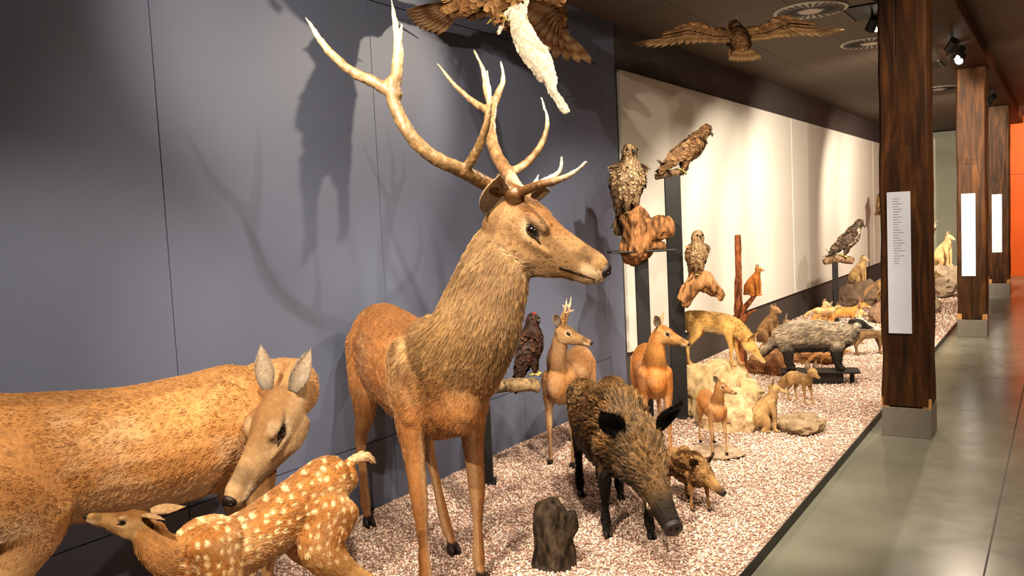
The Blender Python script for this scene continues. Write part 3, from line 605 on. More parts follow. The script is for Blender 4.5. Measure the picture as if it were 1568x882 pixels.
# =================================================== BOAR
def pig(name,loc,ang,H,head,colf,furn,flen,voxel,fr,earc,neckn,striped=False):
    rt=root(name,loc,ang); M=headM(*head); Lm=head[3]
    sp=[(-.66,0,.60,.10,.13),(-.56,0,.62,.19,.24),(-.30,0,.63,.215,.27),(.0,0,.66,.225,.30),(.22,0,.69,.215,.31),(.38,0,.67,.17,.26)]
    tb=[T_(SC_(sp,H),BODY,flow=-1),T_(neckn,NECK,flow=-1)]
    hd=[(-.15,0,-.12,.25,.31),(.05,0,-.13,.25,.30),(.25,0,-.15,.22,.26),(.45,0,-.17,.165,.20),(.65,0,-.185,.125,.155),(.85,0,-.19,.10,.12),(.98,0,-.185,.092,.10)]
    tb.append(T_(hd,HEAD,flow=-1,M=M,cap=.15))
    for y in (1,-1):
        tb.append(T_([(.05,y*.17,-.25,.08,.11),(.25,y*.16,-.27,.07,.08)],HEAD,flow=-1,M=M)); tb.append(T_([(.25,y*.12,.0,.06,.05),(.40,y*.11,-.05,.05,.04)],HEAD,flow=-1,M=M))
        tb.append(T_([(.62,y*.09,-.26,.04,.05),(.75,y*.09,-.25,.04,.04)],HEAD,flow=-1,M=M))
    tb.append(T_([(.3,0,-.33,.09,.07),(.6,0,-.30,.06,.05),(.82,0,-.27,.05,.035)],HEAD,flow=-1,M=M))
    hf=[]
    for kind,y,ds in (('F',-1,.0),('F',1,.10),('H',-1,-.04),('H',1,.12)):
        nd=SC_(legF(.30,y*.14,ds,0,1.4,.62) if kind=='F' else legH(-.48,y*.14,ds,0,1.4),H); tb.append(T_(nd,LEG)); hf.append(nd[-1])
    tb.append(T_(SC_([(-.72,0,.72,.03,.03),(-.78,0,.62,.022,.022),(-.79,0,.42,.018,.018)],H),TAIL))
    sk=skin('body',tb,voxel,colf,M_SKIN,rt,M); toes(rt,hf,H*1.3 if H<.5 else H*1.15,(.02,.015,.012))
    mb=MB()
    for y in (1,-1): mb.sph((.36,y*.165,-.075),(.028,.018,.022),(.01,.006,.004),M)
    mb.make('eyes',M_GLOSS,rt,sm=True); mb=MB()
    mb.cyl(M@Vector((.975,0,-.185)),M@Vector((1.02,0,-.185)),.098*Lm,.092*Lm,(.035,.03,.03),24)
    for y in (1,-1): mb.sph((1.022,y*.035,-.18),(.008,.02,.026),(.003,.002,.002),M,10,6)
    mb.make('snout_disc',M_NOSE,rt,.004,sm=True)
    if not striped:
        mb=MB()
        for y in (1,-1):
            pr=[(.70,y*.10,-.24),(.72,y*.135,-.21),(.70,y*.15,-.15)]; mb.cyl(M@Vector(pr[0]),M@Vector(pr[1]),.018*Lm,.014*Lm,(.7,.62,.45),10); mb.cyl(M@Vector(pr[1]),M@Vector(pr[2]),.014*Lm,.003*Lm,(.7,.62,.45),10)
        mb.make('tusks',M_BONE,rt,sm=True)
    mb=MB()
    for y in (1,-1): ear_mesh(mb,M@axisM((.02,y*.22,.06),(-.2,y*.65,.72),(-.9,-y*.3,.1)),.34,.26,earc,tuple(np.array(earc)*.6))
    er=mb.make('ears',M_SKIN,rt,sm=True); ear_fur(er,rt,M,(-.2,0,.8),max(1500,furn//14),flen*.7,fr)
    def lf(s):
        l=np.full(len(s['P']),flen); l*=1+.4*ss(.5,1,s['N'][:,2])*(s['part']!=HEAD); hd=s['part']==HEAD; l[hd]=flen*(.75-.62*ss(.2,.8,s['Q'][hd,0])); l[(s['part']==LEG)]=flen*.5; l[(s['part']==LEG)&(s['P'][:,2]<.4*H)]=flen*.35; l[s['P'][:,2]<.05*H]=0; return l
    fur('bristles',sk,furn,lf,rt,r=fr,lift=.30,cvar=.7,wave=.18,clump=24,tuft=.75,gvar=.55,per=16)
    return rt
def boarcol(P,Nn,part,t,Q):
    n=len(P); c=np.tile(np.array((.24,.14,.058)),(n,1)); k=fbm(P*np.array([1,1,.5]),16,3); c*=(.15+1.5*k)[:,None]
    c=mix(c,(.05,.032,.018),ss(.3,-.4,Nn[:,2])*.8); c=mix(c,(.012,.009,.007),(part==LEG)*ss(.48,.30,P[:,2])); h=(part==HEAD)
    c=mix(c,(.12,.075,.035),h*.6); c=mix(c,(.025,.02,.016),h*ss(.5,.85,Q[:,0])); c=mix(c,(.03,.02,.014),h*ss(-.20,-.35,Q[:,2])*.85); return c
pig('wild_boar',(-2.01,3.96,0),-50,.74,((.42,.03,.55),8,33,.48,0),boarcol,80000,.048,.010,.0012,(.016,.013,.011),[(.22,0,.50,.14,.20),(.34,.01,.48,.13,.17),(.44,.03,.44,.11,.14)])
def pigcol(P,Nn,part,t,Q):
    n=len(P); c=np.tile(np.array((.40,.24,.10)),(n,1)); a=np.arctan2(np.abs(P[:,1]),P[:,2]-.17); st=ss(.2,.8,np.sin(a*9+fbm(P,14)*2)*.5+.5); c=mix(c,(.14,.07,.028),st*(part==BODY)); c*=(.6+.8*fbm(P,30))[:,None]
    c=mix(c,(.10,.06,.035),(part==HEAD)*ss(.65,.95,Q[:,0])); return c
pig('wild_boar_piglet',(-1.73,4.33,0),-42,.31,((.14,.0,.25),14,22,.19,0),pigcol,14000,.020,.006,.0009,(.24,.14,.07),[(.10,0,.21,.05,.08),(.15,0,.215,.05,.07),(.18,0,.21,.045,.06)],True)
# =================================================== CANIDS & SMALL MAMMALS
def small(name,loc,ang,spine,neckn,head,legs,tail,colf,flen,furn,voxel,H,muz=1.0,earlen=.42,earw=.34,earc=(.2,.12,.06),eyec=(.02,.012,.006),fr=.0008,extra=()):
    rt=root(name,loc,ang); M=headM(*head); Lm=head[3]
    tb=[T_(spine,BODY,flow=-1),T_(neckn,NECK,flow=-1)]
    tb.append(T_([(-.05,0,-.06,.20,.20),(.15,0,-.06,.27,.235),(.33,0,-.08,.235,.195),(.46,0,-.11,.15,.14),(.46+.2*muz,0,-.13,.105,.10),(.46+.38*muz,0,-.14,.085,.08),(.46+.46*muz,0,-.135,.06,.055)],HEAD,flow=-1,M=M))
    for y in (1,-1): tb.append(T_([(.12,y*.18,-.12,.09,.09),(.28,y*.16,-.13,.07,.07)],HEAD,flow=-1,M=M))
    tb.append(T_([(.3,0,-.2,.1,.06),(.46+.3*muz,0,-.2,.055,.035)],HEAD,flow=-1,M=M))
    for lg in legs: tb.append(T_(lg,LEG))
    for e in extra: tb.append(T_(e,BODY))
    if tail: tb.append(T_(tail,TAIL))
    sk=skin('body',tb,voxel,colf,M_SKIN,rt,M,sm=3)
    mb=MB()
    for y in (1,-1): mb.sph((.36,y*.155,-.03),(.032,.022,.030),eyec,M)
    mb.make('eyes',M_GLOSS,rt,sm=True); mb=MB(); mb.sph((.46+.50*muz,0,-.115),(.04,.045,.038),(.012,.01,.01),M); mb.make('nose',M_NOSE,rt,sm=True)
    mb=MB()
    for y in (1,-1): ear_mesh(mb,M@axisM((.06,y*.17,.10),(-.12,y*.28,.95),(-.9,-y*.25,-.05)),earlen,earw,earc,(.55,.42,.30),.35,1.6)
    mb.make('ears',M_SKIN,rt,sm=True)
    def lf(s):
        l=np.full(len(s['P']),flen); l[s['part']==HEAD]=flen*.35; l[(s['part']==LEG)]=flen*.4; l[s['part']==TAIL]=flen*1.3; l[s['part']==NECK]=flen*1.1; return l
    fur('fur',sk,furn,lf,rt,r=fr,cvar=.4,wave=.16,tuft=.55,gvar=.35,per=18); return rt
def plegs(H,hx,sx,lw,th,ofs=(0,0,0,0)):
    r=[]
    for (k,y),d in zip((('F',-1),('F',1),('H',-1),('H',1)),ofs):
        nd=legF(sx,y*lw,d,0,th,.75) if k=='F' else legH(hx,y*lw,d,0,th); nd=list(nd); a=nd[-1]; nd[-1]=(a[0],a[1],.03,.034*th/1.1,.028); nd.append((a[0]+.05,a[1],.025,.034*th/1.1,.024)); r.append(SC_(nd,H))
    return r
def foxcol(base,light,dark,H,legd=True,tailt=None):
    def f(P,Nn,part,t,Q):
        n=len(P); c=np.tile(np.array(base,float),(n,1))*(.5+1.0*fbm(P,18,3)[:,None]); c=mix(c,light,ss(-.2,-.8,Nn[:,2])*(part!=LEG)*.8); c=mix(c,np.array(base)*.55,ss(.5,.95,Nn[:,2])*(part==BODY)*.6)
        h=(part==HEAD); c=mix(c,light,h*ss(-.10,-.17,Q[:,2])*.9); c=mix(c,np.array(base)*.7,h*ss(.5,.8,Q[:,0])*ss(-.12,-.06,Q[:,2])*.7)
        ey=np.sqrt((Q[:,0]-.36)**2+(np.abs(Q[:,1])-.155)**2+(Q[:,2]+.03)**2); c=mix(c,dark,h*ss(.09,.04,ey)*.8)
        if legd: c=mix(c,dark,(part==LEG)*ss(.35*H,.1*H,P[:,2])*.6)
        if tailt is not None: c=mix(c,tailt,(part==TAIL)*ss(.6,.9,t))
        return c
    return f
H=.42
sp=SC_([(-.58,0,.84,.10,.13),(-.48,0,.86,.15,.19),(-.2,0,.85,.16,.19),(.12,0,.80,.16,.20),(.32,0,.74,.13,.18),(.42,0,.68,.10,.15)],H)
nk=[(.15,0,.31,.055,.07),(.21,0,.26,.05,.055),(.26,.0,.20,.045,.05)]
small('golden_jackal',(-2.33,6.48,.385),8,sp,nk,((.25,0,.19),-8,42,.215),plegs(H,-.44,.28,.12,1.3,(.02,.12,0,-.1)),[(-.25,0,.36,.03,.03),(-.31,.03,.29,.045,.045),(-.34,.05,.16,.05,.05),(-.34,.05,.06,.02,.02)],
  foxcol((.56,.35,.12),(.74,.60,.38),(.30,.18,.08),H),.024,22000,.007,H,earc=(.35,.2,.08))
def sitter(name,loc,ang,H,col,hy=0,hp=15,flen=.014,earlen=.42,muz=1.0,n=12000,earc=(.25,.15,.08),hl=.34):
    sp=SC_([(-.26,0,.16,.16,.13),(-.20,0,.26,.18,.18),(-.10,0,.42,.155,.17),(.02,0,.58,.125,.145),(.08,0,.68,.10,.11)],H)
    nk=SC_([(.07,0,.66,.095,.11),(.10,0,.76,.085,.09),(.12,0,.80,.08,.08)],H)
    lg=[SC_([(.05,y*.09,.58,.06,.09),(.10,y*.10,.40,.045,.055),(.12,y*.09,.22,.034,.036),(.12,y*.085,.06,.032,.034),(.17,y*.085,.03,.04,.028)],H) for y in (-1,1)]
    lg+=[SC_([(-.20,y*.13,.26,.07,.14),(-.06,y*.16,.26,.06,.11),(-.02,y*.16,.12,.05,.07),(-.10,y*.16,.035,.04,.034),(.04,y*.16,.03,.042,.028)],H) for y in (-1,1)]
    return small(name,loc,ang,sp,nk,((.08*H,0,.87*H),hy,hp,hl*H),lg,SC_([(-.34,0,.10,.05,.05),(-.42,.12,.06,.06,.05),(-.34,.25,.05,.05,.045),(-.2,.3,.04,.025,.025)],H),col,flen,n,.0055,H,earlen=earlen,muz=muz,earc=earc)
cub=foxcol((.40,.26,.12),(.58,.45,.27),(.2,.13,.07),.4,False)
sitter('fox_cub',(-1.80,6.05,0),12,.38,cub,hy=0,hp=12)
H=.26
sp=SC_([(-.55,0,.76,.10,.12),(-.45,0,.76,.15,.19),(-.1,0,.76,.16,.19),(.25,0,.76,.15,.19),(.4,0,.76,.12,.15)],H)
small('fox_cub',(-1.83,7.08,0),-35,sp,SC_([(.34,0,.80,.11,.14),(.44,0,.92,.10,.11),(.5,0,1.0,.09,.10)],H),((.12,0,.285),-10,10,.15),plegs(H,-.40,.28,.12,1.35,(0,.1,0,.1)),[(-.15,0,.20,.025,.025),(-.21,0,.14,.035,.035),(-.24,0,.06,.02,.02)],
  cub,.013,9000,.005,H,earlen=.5,earc=(.25,.15,.08))
H=.50
def badcol(P,Nn,part,t,Q):
    n=len(P); c=np.tile(np.array((.42,.35,.26)),(n,1))*(.4+1.2*fbm(P*np.array([.4,1,1]),40,3)[:,None]); c=mix(c,(.05,.04,.035),ss(-.1,-.7,Nn[:,2])*(part!=HEAD)); c=mix(c,(.03,.025,.022),(part==LEG)*ss(.27,.18,P[:,2]))
    h=part==HEAD; c=mix(c,(.72,.66,.54),h); st=ss(.05,.03,np.abs(np.abs(Q[:,1])-.13))+ss(.11,.07,np.abs(np.abs(Q[:,1])-.15)); c=mix(c,(.03,.025,.02),h*np.clip(st,0,1)*ss(.8,.6,Q[:,0])*(Q[:,2]>-.16)); return c
sp=SC_([(-.72,0,.52,.12,.12),(-.60,0,.56,.22,.24),(-.30,0,.62,.27,.28),(.05,0,.62,.26,.28),(.36,0,.60,.21,.24),(.52,0,.62,.16,.18)],H)
lg=[]
for kx in (.34,-.50):
    for y in (-1,1): lg.append(SC_([(kx,y*.13,.48,.09,.14),(kx,y*.16,.28,.07,.09),(kx+.02,y*.16,.09,.055,.06),(kx+.09,y*.16,.045,.06,.04)],H))
small('badger',(-1.90,7.92,.125),18,sp,[(.22,0,.31,.08,.09),(.30,0,.36,.065,.07),(.34,0,.40,.06,.06)],((.33,0,.43),-25,6,.25),lg,[(-.34,0,.26,.04,.04),(-.43,0,.20,.04,.035),(-.48,0,.15,.02,.02)],badcol,.048,26000,.008,H,earlen=.16,earw=.18,earc=(.03,.03,.03),fr=.0014)
mb=MB(); mb.box(-.32,.36,-.11,.11,.105,.125,(.015,.014,.013)); mb.box(-.05,.22,-.06,.06,-.03,.106,(.02,.018,.016)); mb.cyl((.3,0,0),(.3,0,.106),.02,.02,(.02,.02,.02)); o=mb.make('display_plinth',M_METAL,None,.004); o.location=(-1.90,7.92,0); o.rotation_euler=(0,0,rad(18))
cat=foxcol((.28,.17,.08),(.50,.38,.23),(.10,.07,.04),.4,False)
sitter('wildcat',(-2.44,8.35,.27),-20,.42,cat,hp=8,earlen=.26,muz=.45,hl=.36)
sq=foxcol((.42,.16,.04),(.6,.4,.2),(.12,.05,.02),.2,False)
rt=sitter('red_squirrel',(-2.45,7.92,.80),-10,.30,sq,hp=5,earlen=.35,muz=.5,n=5000,flen=.010)
# =================================================== ROCKS / WOOD
def rock(name,loc,size,seed,c,c2=None,sub=4,rough=.35,mat=None,ang=0):
    bm=bmesh.new(); bmesh.ops.create_icosphere(bm,subdivisions=sub,radius=1); me=bpy.data.meshes.new(name); bm.to_mesh(me); bm.free()
    P=np.array([v.co[:] for v in me.vertices]); d=fbm(P,1.3,seed,2)-.5; r=np.abs(fbm(P,2.6,seed+3,3)-.5)
    P=P*(1+d*rough*2-r*rough*1.3)[:,None]; q=np.round(P*3.2+ (fbm(P,2,seed+7)[:,None]-.5))/3.2; P=P*.72+q*.28
    col=mix(np.tile(np.array(c,float),(len(P),1)),c2 or np.array(c)*.6,fbm(P,3,seed+5))*(.7+.6*fbm(P,12,seed)[:,None])
    P=P*np.array(size); P[:,2]=np.maximum(P[:,2],-size[2]*.5)
    me.vertices.foreach_set('co',P.astype(np.float32).ravel()); me.update(); setcol(me,np.clip(col,0,1)); smooth(me)
    try: me.set_sharp_from_angle(angle=rad(28))
    except Exception: pass
    o=link(name,me,None,[mat or M_ROCK]); o.location=loc; o.rotation_euler=(0,0,rad(ang)); return o
rock('limestone_boulder',(-2.34,6.47,.14),(.36,.24,.30),3,(.60,.46,.26),(.38,.27,.14),5)
rock('limestone_boulder',(-2.10,6.06,.09),(.24,.16,.22),9,(.60,.47,.28),(.36,.25,.14),5)
rock('flat_stone',(-1.60,6.14,.04),(.17,.15,.09),5,(.36,.27,.17))
rock('stone_slab',(-1.95,5.33,.012),(.20,.15,.035),8,(.42,.32,.22))
rock('sandstone_rock',(-2.44,8.3,.1),(.24,.22,.20),11,(.38,.20,.09),(.20,.10,.05))
rock('sandstone_rock',(-2.25,9.0,.08),(.26,.20,.16),15,(.38,.22,.11),(.20,.10,.05))
rock('sandstone_rock',(-2.35,10.5,.06),(.24,.22,.16),17,(.36,.23,.14))
rock('sandstone_rock',(-2.0,12.4,.08),(.26,.22,.22),19,(.32,.21,.14))
rock('sandstone_rock',(-2.75,14.4,.12),(.34,.3,.28),21,(.28,.2,.14))
rock('sandstone_rock',(-1.72,13.6,.10),(.24,.24,.22),23,(.36,.28,.2))
rock('sandstone_rock',(-1.75,16.0,.2),(.40,.4,.36),29,(.36,.28,.2))
def log(name,pts,c,seed,loc=(0,0,0),ang=0,vox=.008,amp=.018,branches=()):
    tb=[T_(pts,OTH,cap=.15)]+[T_(b,OTH,cap=.3) for b in branches]; rt=root(name,loc,ang)
    skin('wood',tb,vox,lambda P,N,p,t,Q:mix(np.tile(np.array(c,float),(len(P),1)),np.array(c)*.3,ss(.4,.7,fbm(P*np.array([1,1,.35]),45,seed)))*(.7+.5*fbm(P,60,seed)[:,None]),M_WOODN,rt,sm=1,disp=lambda P:(fbm(P*np.array([1,1,.4]),28,seed,3)-.5)*amp*2); return rt
log('tree_stump',[(0,0,-.02,.10,.105),(.01,0,.06,.085,.09),(.005,0,.16,.085,.088),(-.01,0,.25,.078,.078),(-.025,0,.30,.05,.05)],(.075,.055,.038),4,(-2.0,3.28,0),20,.006,.018,[[(.05,-.03,.12,.035,.035),(.10,-.05,.20,.03,.03),(.105,-.06,.27,.02,.02)]])
for (x,y,h,wd) in ((-2.68,5.88,1.335,.10),(-2.55,6.22,1.92,.12),(-2.70,12.4,.85,.07),(-3.0,4.2,.60,.06),(-2.5,8.6,.42,.06),(-2.9,17.5,1.5,.08),(-1.9,15.5,.9,.08)):
    mb=MB(); mb.box(-wd/2,wd/2,-.022,.022,-.03,h,(.016,.016,.017)); mb.box(-wd*.8,wd*.8,-.06,.06,-.02,.012,(.016,.016,.017))
    if abs(h-1.335)<.01: mb.box(-.24,.24,-.14,.14,h,h+.015,(.014,.014,.015))
    o=mb.make('display_post',M_METAL,None,.003); o.location=(x,y,0); o.rotation_euler=(0,0,rad(33))
# =================================================== BIRDS
def bird(name,loc,ang,H,c1,c2,cb,owl=False,lean=0,feet_c=(.6,.45,.12),n=1500,headyaw=0,comb=False):
    rt=root(name,loc,ang); rt.rotation_euler=(0,rad(lean),rad(ang))
    hw=.13 if owl else .095
    tb=[T_(SC_([(-.10,0,.22,.08,.07),(-.04,0,.34,.14,.15),(.01,0,.50,.165,.17),(.02,0,.66,.15,.15),(.03,0,.76,.11,.11)],H),BODY,flow=-1),
        T_(SC_([(.03,0,.76,hw,hw),(.045,0,.86,hw*1.05,hw*1.05),(.05,0,.905,hw*.9,hw*.9)],H),HEAD,flow=-1),
        T_(SC_([(-.10,0,.26,.09,.05),(-.17,0,.12,.09,.025),(-.22,0,-.04,.085,.018)],H),TAIL,flow=1,cap=.2)]
    for y in (1,-1):
        tb.append(T_(SC_([(.03,y*.13,.68,.05,.08),(-.02,y*.165,.52,.04,.13),(-.10,y*.12,.30,.03,.11),(-.18,y*.06,.10,.022,.05)],H),OTH,flow=1))
        tb.append(T_(SC_([(.03,y*.07,.30,.06,.06),(.05,y*.07,.17,.04,.045),(.05,y*.07,.09,.022,.024)],H),LEG,flow=1))
    def col(P,Nn,part,t,Q):
        k=fbm(P/H,26,5); c=mix(np.tile(np.array(c1,float),(len(P),1)),c2,ss(.42,.6,k)); fr=(Nn[:,0]>.2)&np.isin(part,[BODY]); c=mix(c,cb,fr*ss(.40,.55,fbm(P/H,34,8)))
        bars=ss(.3,.7,np.sin(P[:,2]/H*70)*.5+.5)*(part==TAIL); c=mix(c,np.array(c1)*.5,bars*.6)
        if owl: c=mix(c,cb,((part==HEAD)&(P[:,0]>.075*H))*.7)
        return c
    sk=skin('body',tb,.0065 if H<.35 else .008,col,M_FEATH,rt,sm=2)
    def lf(s):
        l=np.full(len(s['P']),.07*H); l[s['part']==OTH]=.15*H; l[s['part']==TAIL]=.2*H; l[s['part']==HEAD]=.035*H; l[s['part']==LEG]=.04*H; return l
    plume('plumage',sk,n,lf,.24,rt)
    mb=MB(); hy=rad(headyaw); d=Vector((math.cos(hy),math.sin(hy),0)); s=Vector((-math.sin(hy),math.cos(hy),0)); hc=Vector((.048,0,.865))*H
    b0=hc+d*hw*H*.9; mb.cyl(b0,b0+d*.05*H+Vector((0,0,-.012*H)),.028*H,.018*H,(.05,.045,.04),10); mb.cyl(b0+d*.05*H+Vector((0,0,-.012*H)),b0+d*.062*H+Vector((0,0,-.05*H)),.018*H,.003*H,(.03,.03,.03),10); mb.make('beak',M_NOSE,rt,sm=True)
    mb=MB()
    for y in (1,-1):
        p=hc+d*hw*H*(.85 if owl else .62)+s*y*hw*H*(.42 if owl else .78)+Vector((0,0,.02*H)); mb.sph(p,.018*H if not owl else .026*H,(.012,.008,.004))
    mb.make('eyes',M_GLOSS,rt,sm=True)
    mb=MB()
    for y in (1,-1):
        for k in (-.5,0,.5,math.pi):
            p=Vector((.05,y*.07,.09))*H; q=p+Vector((math.cos(k)*.08,math.sin(k)*.08,-.035))*H; mb.cyl(p-Vector((0,0,.02*H)),q,.014*H,.010*H,feet_c,8); mb.cyl(q,q+Vector((math.cos(k)*.02,math.sin(k)*.02,-.03))*H,.008*H,.001*H,(.02,.02,.02),8)
    if comb: mb.sph(hc+Vector((.02,0,.09))*H,(.03*H,.05*H,.02*H),(.6,.02,.01))
    mb.make('feet',M_NOSE,rt,sm=True)
    return rt
BR=(.20,.115,.055); BRD=(.09,.055,.03); CR=(.52,.41,.27)
bird('buzzard',(-2.72,5.80,1.60),-35,.56,(.12,.07,.035),(.30,.21,.12),(.38,.28,.17),n=2800)
log('perch_stump',[(-.10,0,.0,.09,.09),(0,0,.02,.12,.12),(.02,0,.16,.13,.12),(-.04,0,.28,.11,.10)],(.36,.18,.075),6,(-2.70,5.84,1.345),20,.008,.026,[[(.03,0,.12,.10,.10),(.17,0,.16,.09,.09),(.26,0,.17,.07,.08)],[(.1,.0,.05,.06,.06),(.2,.02,.02,.04,.04)]])
bird('goshawk',(-2.52,6.24,1.93),40,.46,(.13,.07,.035),(.28,.17,.085),(.40,.29,.16),lean=35,n=2000,headyaw=-20)
log('perch_branch',[(-.13,0,.0,.025,.025),(-.03,0,.02,.03,.03),(.06,0,.03,.028,.028),(.12,0,.07,.02,.02)],(.2,.13,.08),7,(-2.55,6.22,1.90),33,.006,.008)
bird('tawny_owl',(-2.33,6.13,1.12),-45,.36,(.15,.08,.035),(.32,.21,.11),(.42,.30,.17),owl=True,n=1800)
log('perch_stump',[(-.14,0,-.06,.045,.05),(-.04,0,.06,.07,.07),(.03,0,.10,.075,.075),(.10,0,.03,.06,.06),(.18,0,-.04,.03,.03)],(.40,.21,.09),8,(-2.33,6.14,1.0),33,.007,.022,[[(-.05,0,.03,.05,.05),(-.12,0,-.1,.03,.03)]])
mb=MB(); mb.box(-.2,.0,-.015,.015,-.01,.01,(.02,.02,.02)); o=mb.make('perch_bracket',M_METAL); o.location=(-2.37,6.16,1.02); o.rotation_euler=(0,0,rad(-20))
bird('osprey',(-2.62,12.42,.90),0,.60,(.06,.045,.035),(.14,.10,.07),(.5,.42,.32),lean=25,n=1200)
log('perch_branch',[(-.2,0,.0,.04,.04),(0,0,.04,.06,.06),(.2,0,.0,.05,.05)],(.3,.2,.12),9,(-2.66,12.42,.84),33,.01,.02)
bird('black_grouse',(-2.77,4.40,.635),20,.42,(.030,.018,.015),(.07,.035,.022),(.06,.03,.022),comb=True,n=1300,headyaw=-30)
log('perch_branch',[(-.24,0,-.02,.035,.035),(-.1,0,.0,.04,.04),(.05,0,.0,.045,.045),(.12,0,-.02,.035,.035)],(.35,.25,.14),10,(-2.82,4.33,.60),35,.007,.012)
log('branch_trunk',[(0,0,-.03,.06,.06),(.01,0,.3,.045,.045),(-.01,0,.7,.04,.04),(0,0,1.0,.032,.032),(0,0,1.38,.03,.03)],(.34,.12,.05),12,(-2.60,7.90,0),33,.007,.012,[[(0,0,.62,.03,.03),(.10,0,.74,.02,.02),(.2,0,.85,.015,.015)],[(0,0,.5,.03,.03),(.08,0,.62,.02,.02),(.17,0,.66,.012,.012)]])
bird('falcon',(-2.9,17.5,1.5),-20,.5,BR,BRD,CR,n=600); bird('great_grey_owl',(-1.9,15.5,.9),-40,.6,BR,(.4,.3,.2),CR,owl=True,n=800)
def feather(mb,p,d,up,L,w,c1,c2):
    d=d.normalized(); s=d.cross(up).normalized(); vs=[];cs=[];fs=[]; n=6
    for i in range(n+1):
        u=i/n; ww=w*(.35+.65*min(1,u*3))*(1 if u<.75 else math.sqrt(max(0,1-((u-.75)/.25)**2))*.95+.05)
        q=p+d*L*u-up*L*.10*u*u
        for v,h in ((-1,0),(0,.18),(1,0)): vs.append(q+s*v*ww*.5+up*h*w*.5); cs.append(c2 if (i%2 and c2) else c1)
    for i in range(n):
        for j in (0,1): a=i*3+j; fs.append((a,a+1,a+4,a+3))
    mb.add(vs,fs,cs)
def flyer(name,loc,ang,S,pitch,roll,c1,c2,cu):
    rt=root(name,loc,ang); rt.rotation_euler=(rad(roll),rad(pitch),rad(ang))
    tb=[T_(SC_([(-.22,0,0,.05,.04),(-.10,0,0,.085,.08),(.05,0,0,.09,.085),(.16,0,.01,.06,.06),(.22,0,.02,.05,.05),(.26,0,.015,.04,.04)],S),BODY,flow=-1)]
    arms={}
    for y in (1,-1):
        A=[Vector((.10,y*.06,.02)),Vector((.03,y*.22,.07)),Vector((.13,y*.42,.10)),Vector((.08,y*.62,.06))]; arms[y]=[a*S for a in A]
        tb.append(T_([(*(a),r*S,r*S*.7) for a,r in zip(arms[y],(.045,.035,.025,.012))],OTH,lat=(1,0,0)))
    tb.append(T_(SC_([(-.02,.04,-.06,.03,.03),(.0,.05,-.13,.018,.018)],S),LEG)); tb.append(T_(SC_([(-.02,-.04,-.06,.03,.03),(.0,-.05,-.13,.018,.018)],S),LEG))
    sk=skin('body',tb,.009,lambda P,N,p,t,Q:mix(np.tile(np.array(c1),(len(P),1)),c2,ss(.4,.6,fbm(P,40,3))),M_FEATH,rt,sm=2)
    plume('plumage',sk,1100,.07*S,.26,rt)
    mb=MB(); up=Vector((0,0,1)); R=random.Random(3)
    for y in (1,-1):
        A=arms[y]
        def at(t):
            q=t*3; i=min(2,int(q)); return A[i].lerp(A[i+1],q-i)
        for i in range(22):
            t=i/21; b=rad(8+85*max(0,(t-.5)/.5)**1.25); d=Vector((-math.cos(b),y*math.sin(b),0)); L=S*(.20+.17*ss(.35,.85,np.array([t]))[0]); 
            v=R.uniform(.8,1.2); feather(mb,at(t)+Vector((0,0,-.002*i)),d,up,L,S*.055,tuple(np.array(c1)*v),tuple(np.array(cu)*v))
        for i in range(20):
            t=i/20; b=rad(8+60*max(0,(t-.5)/.5)); d=Vector((-math.cos(b),y*math.sin(b),.05)); v=R.uniform(.7,1.3)
            for z in (.014,-.016): feather(mb,at(t)+Vector((0,0,z*S)),d,up,S*.13,S*.05,tuple(np.array(c1 if z>0 else c2)*v),tuple(np.array(c2)*v))
    for i in range(9):
        b=rad((i-4)*8); feather(mb,Vector((-.18,0,0))*S,Vector((-math.cos(b),math.sin(b),-.05)),up,S*.27,S*.06,tuple(np.array(c1)*R.uniform(.8,1.2)),cu)
    mb.make('flight_feathers',M_FEATH,rt)
    mb=MB(); mb.cyl(Vector((.29,0,.012))*S,Vector((.325,0,.0))*S,.018*S,.012*S,(.3,.22,.05),10); mb.cyl(Vector((.325,0,0))*S,Vector((.335,0,-.025))*S,.012*S,.002*S,(.04,.04,.04),10)
    for y in (1,-1):
        mb.sph(Vector((.265,y*.033,.028))*S,.008*S,(.01,.008,.005))
        for k in (-.5,0,.5,3.1): mb.cyl(Vector((.0,y*.05,-.14))*S,Vector((math.cos(k)*.05,y*.05+math.sin(k)*.05,-.17))*S,.008*S,.003*S,(.5,.38,.1),8)
    mb.make('beak_and_talons',M_NOSE,rt,sm=True)
    return rt
flyer('golden_eagle',(-2.72,4.15,2.93),10,1.25,-8,-12,(.20,.10,.04),(.30,.18,.08),(.42,.29,.16))
flyer('common_buzzard',(-2.1,6.54,2.93),118,.82,-34,0,(.26,.14,.06),(.30,.18,.09),(.40,.27,.14))
mb=MB()
for (x,y,z) in ((-2.72,4.15,3.0),(-2.1,6.54,3.0)): mb.cyl((x,y,z),(x,y,CZ),.0012,.0012,(.2,.2,.2),6)
mb.make('suspension_wires',M_METAL)
hs=((-.12,0,.23,.045,.045),(-.10,0,.17,.055,.055),(-.06,0,.07,.068,.065),(.0,0,-.02,.075,.065),(.03,0,-.09,.055,.055))
rt=root('mountain_hare',(-2.52,4.24,2.54),33)
tb=[T_(hs,BODY,flow=1)]
for y in (-1,1):
    tb.append(T_([(.02,y*.035,-.07,.04,.045),(.06,y*.045,-.14,.028,.032),(.065,y*.05,-.19,.016,.018),(.12,y*.05+.01,-.28,.016,.016),(.14,y*.05,-.31,.011,.014)],LEG))
    tb.append(T_([(-.10,y*.04,.14,.03,.03),(-.04,y*.07,.08,.02,.02),(.03,y*.07,.03,.016,.016)],LEG))
    tb.append(T_([(-.13,y*.02,.29,.015,.008),(-.18,y*.03,.24,.02,.008),(-.22,y*.03,.16,.012,.006)],LEG))
tb.append(T_([(-.11,0,.22,.042,.042),(-.10,0,.29,.038,.043),(-.07,0,.34,.025,.03)],HEAD))
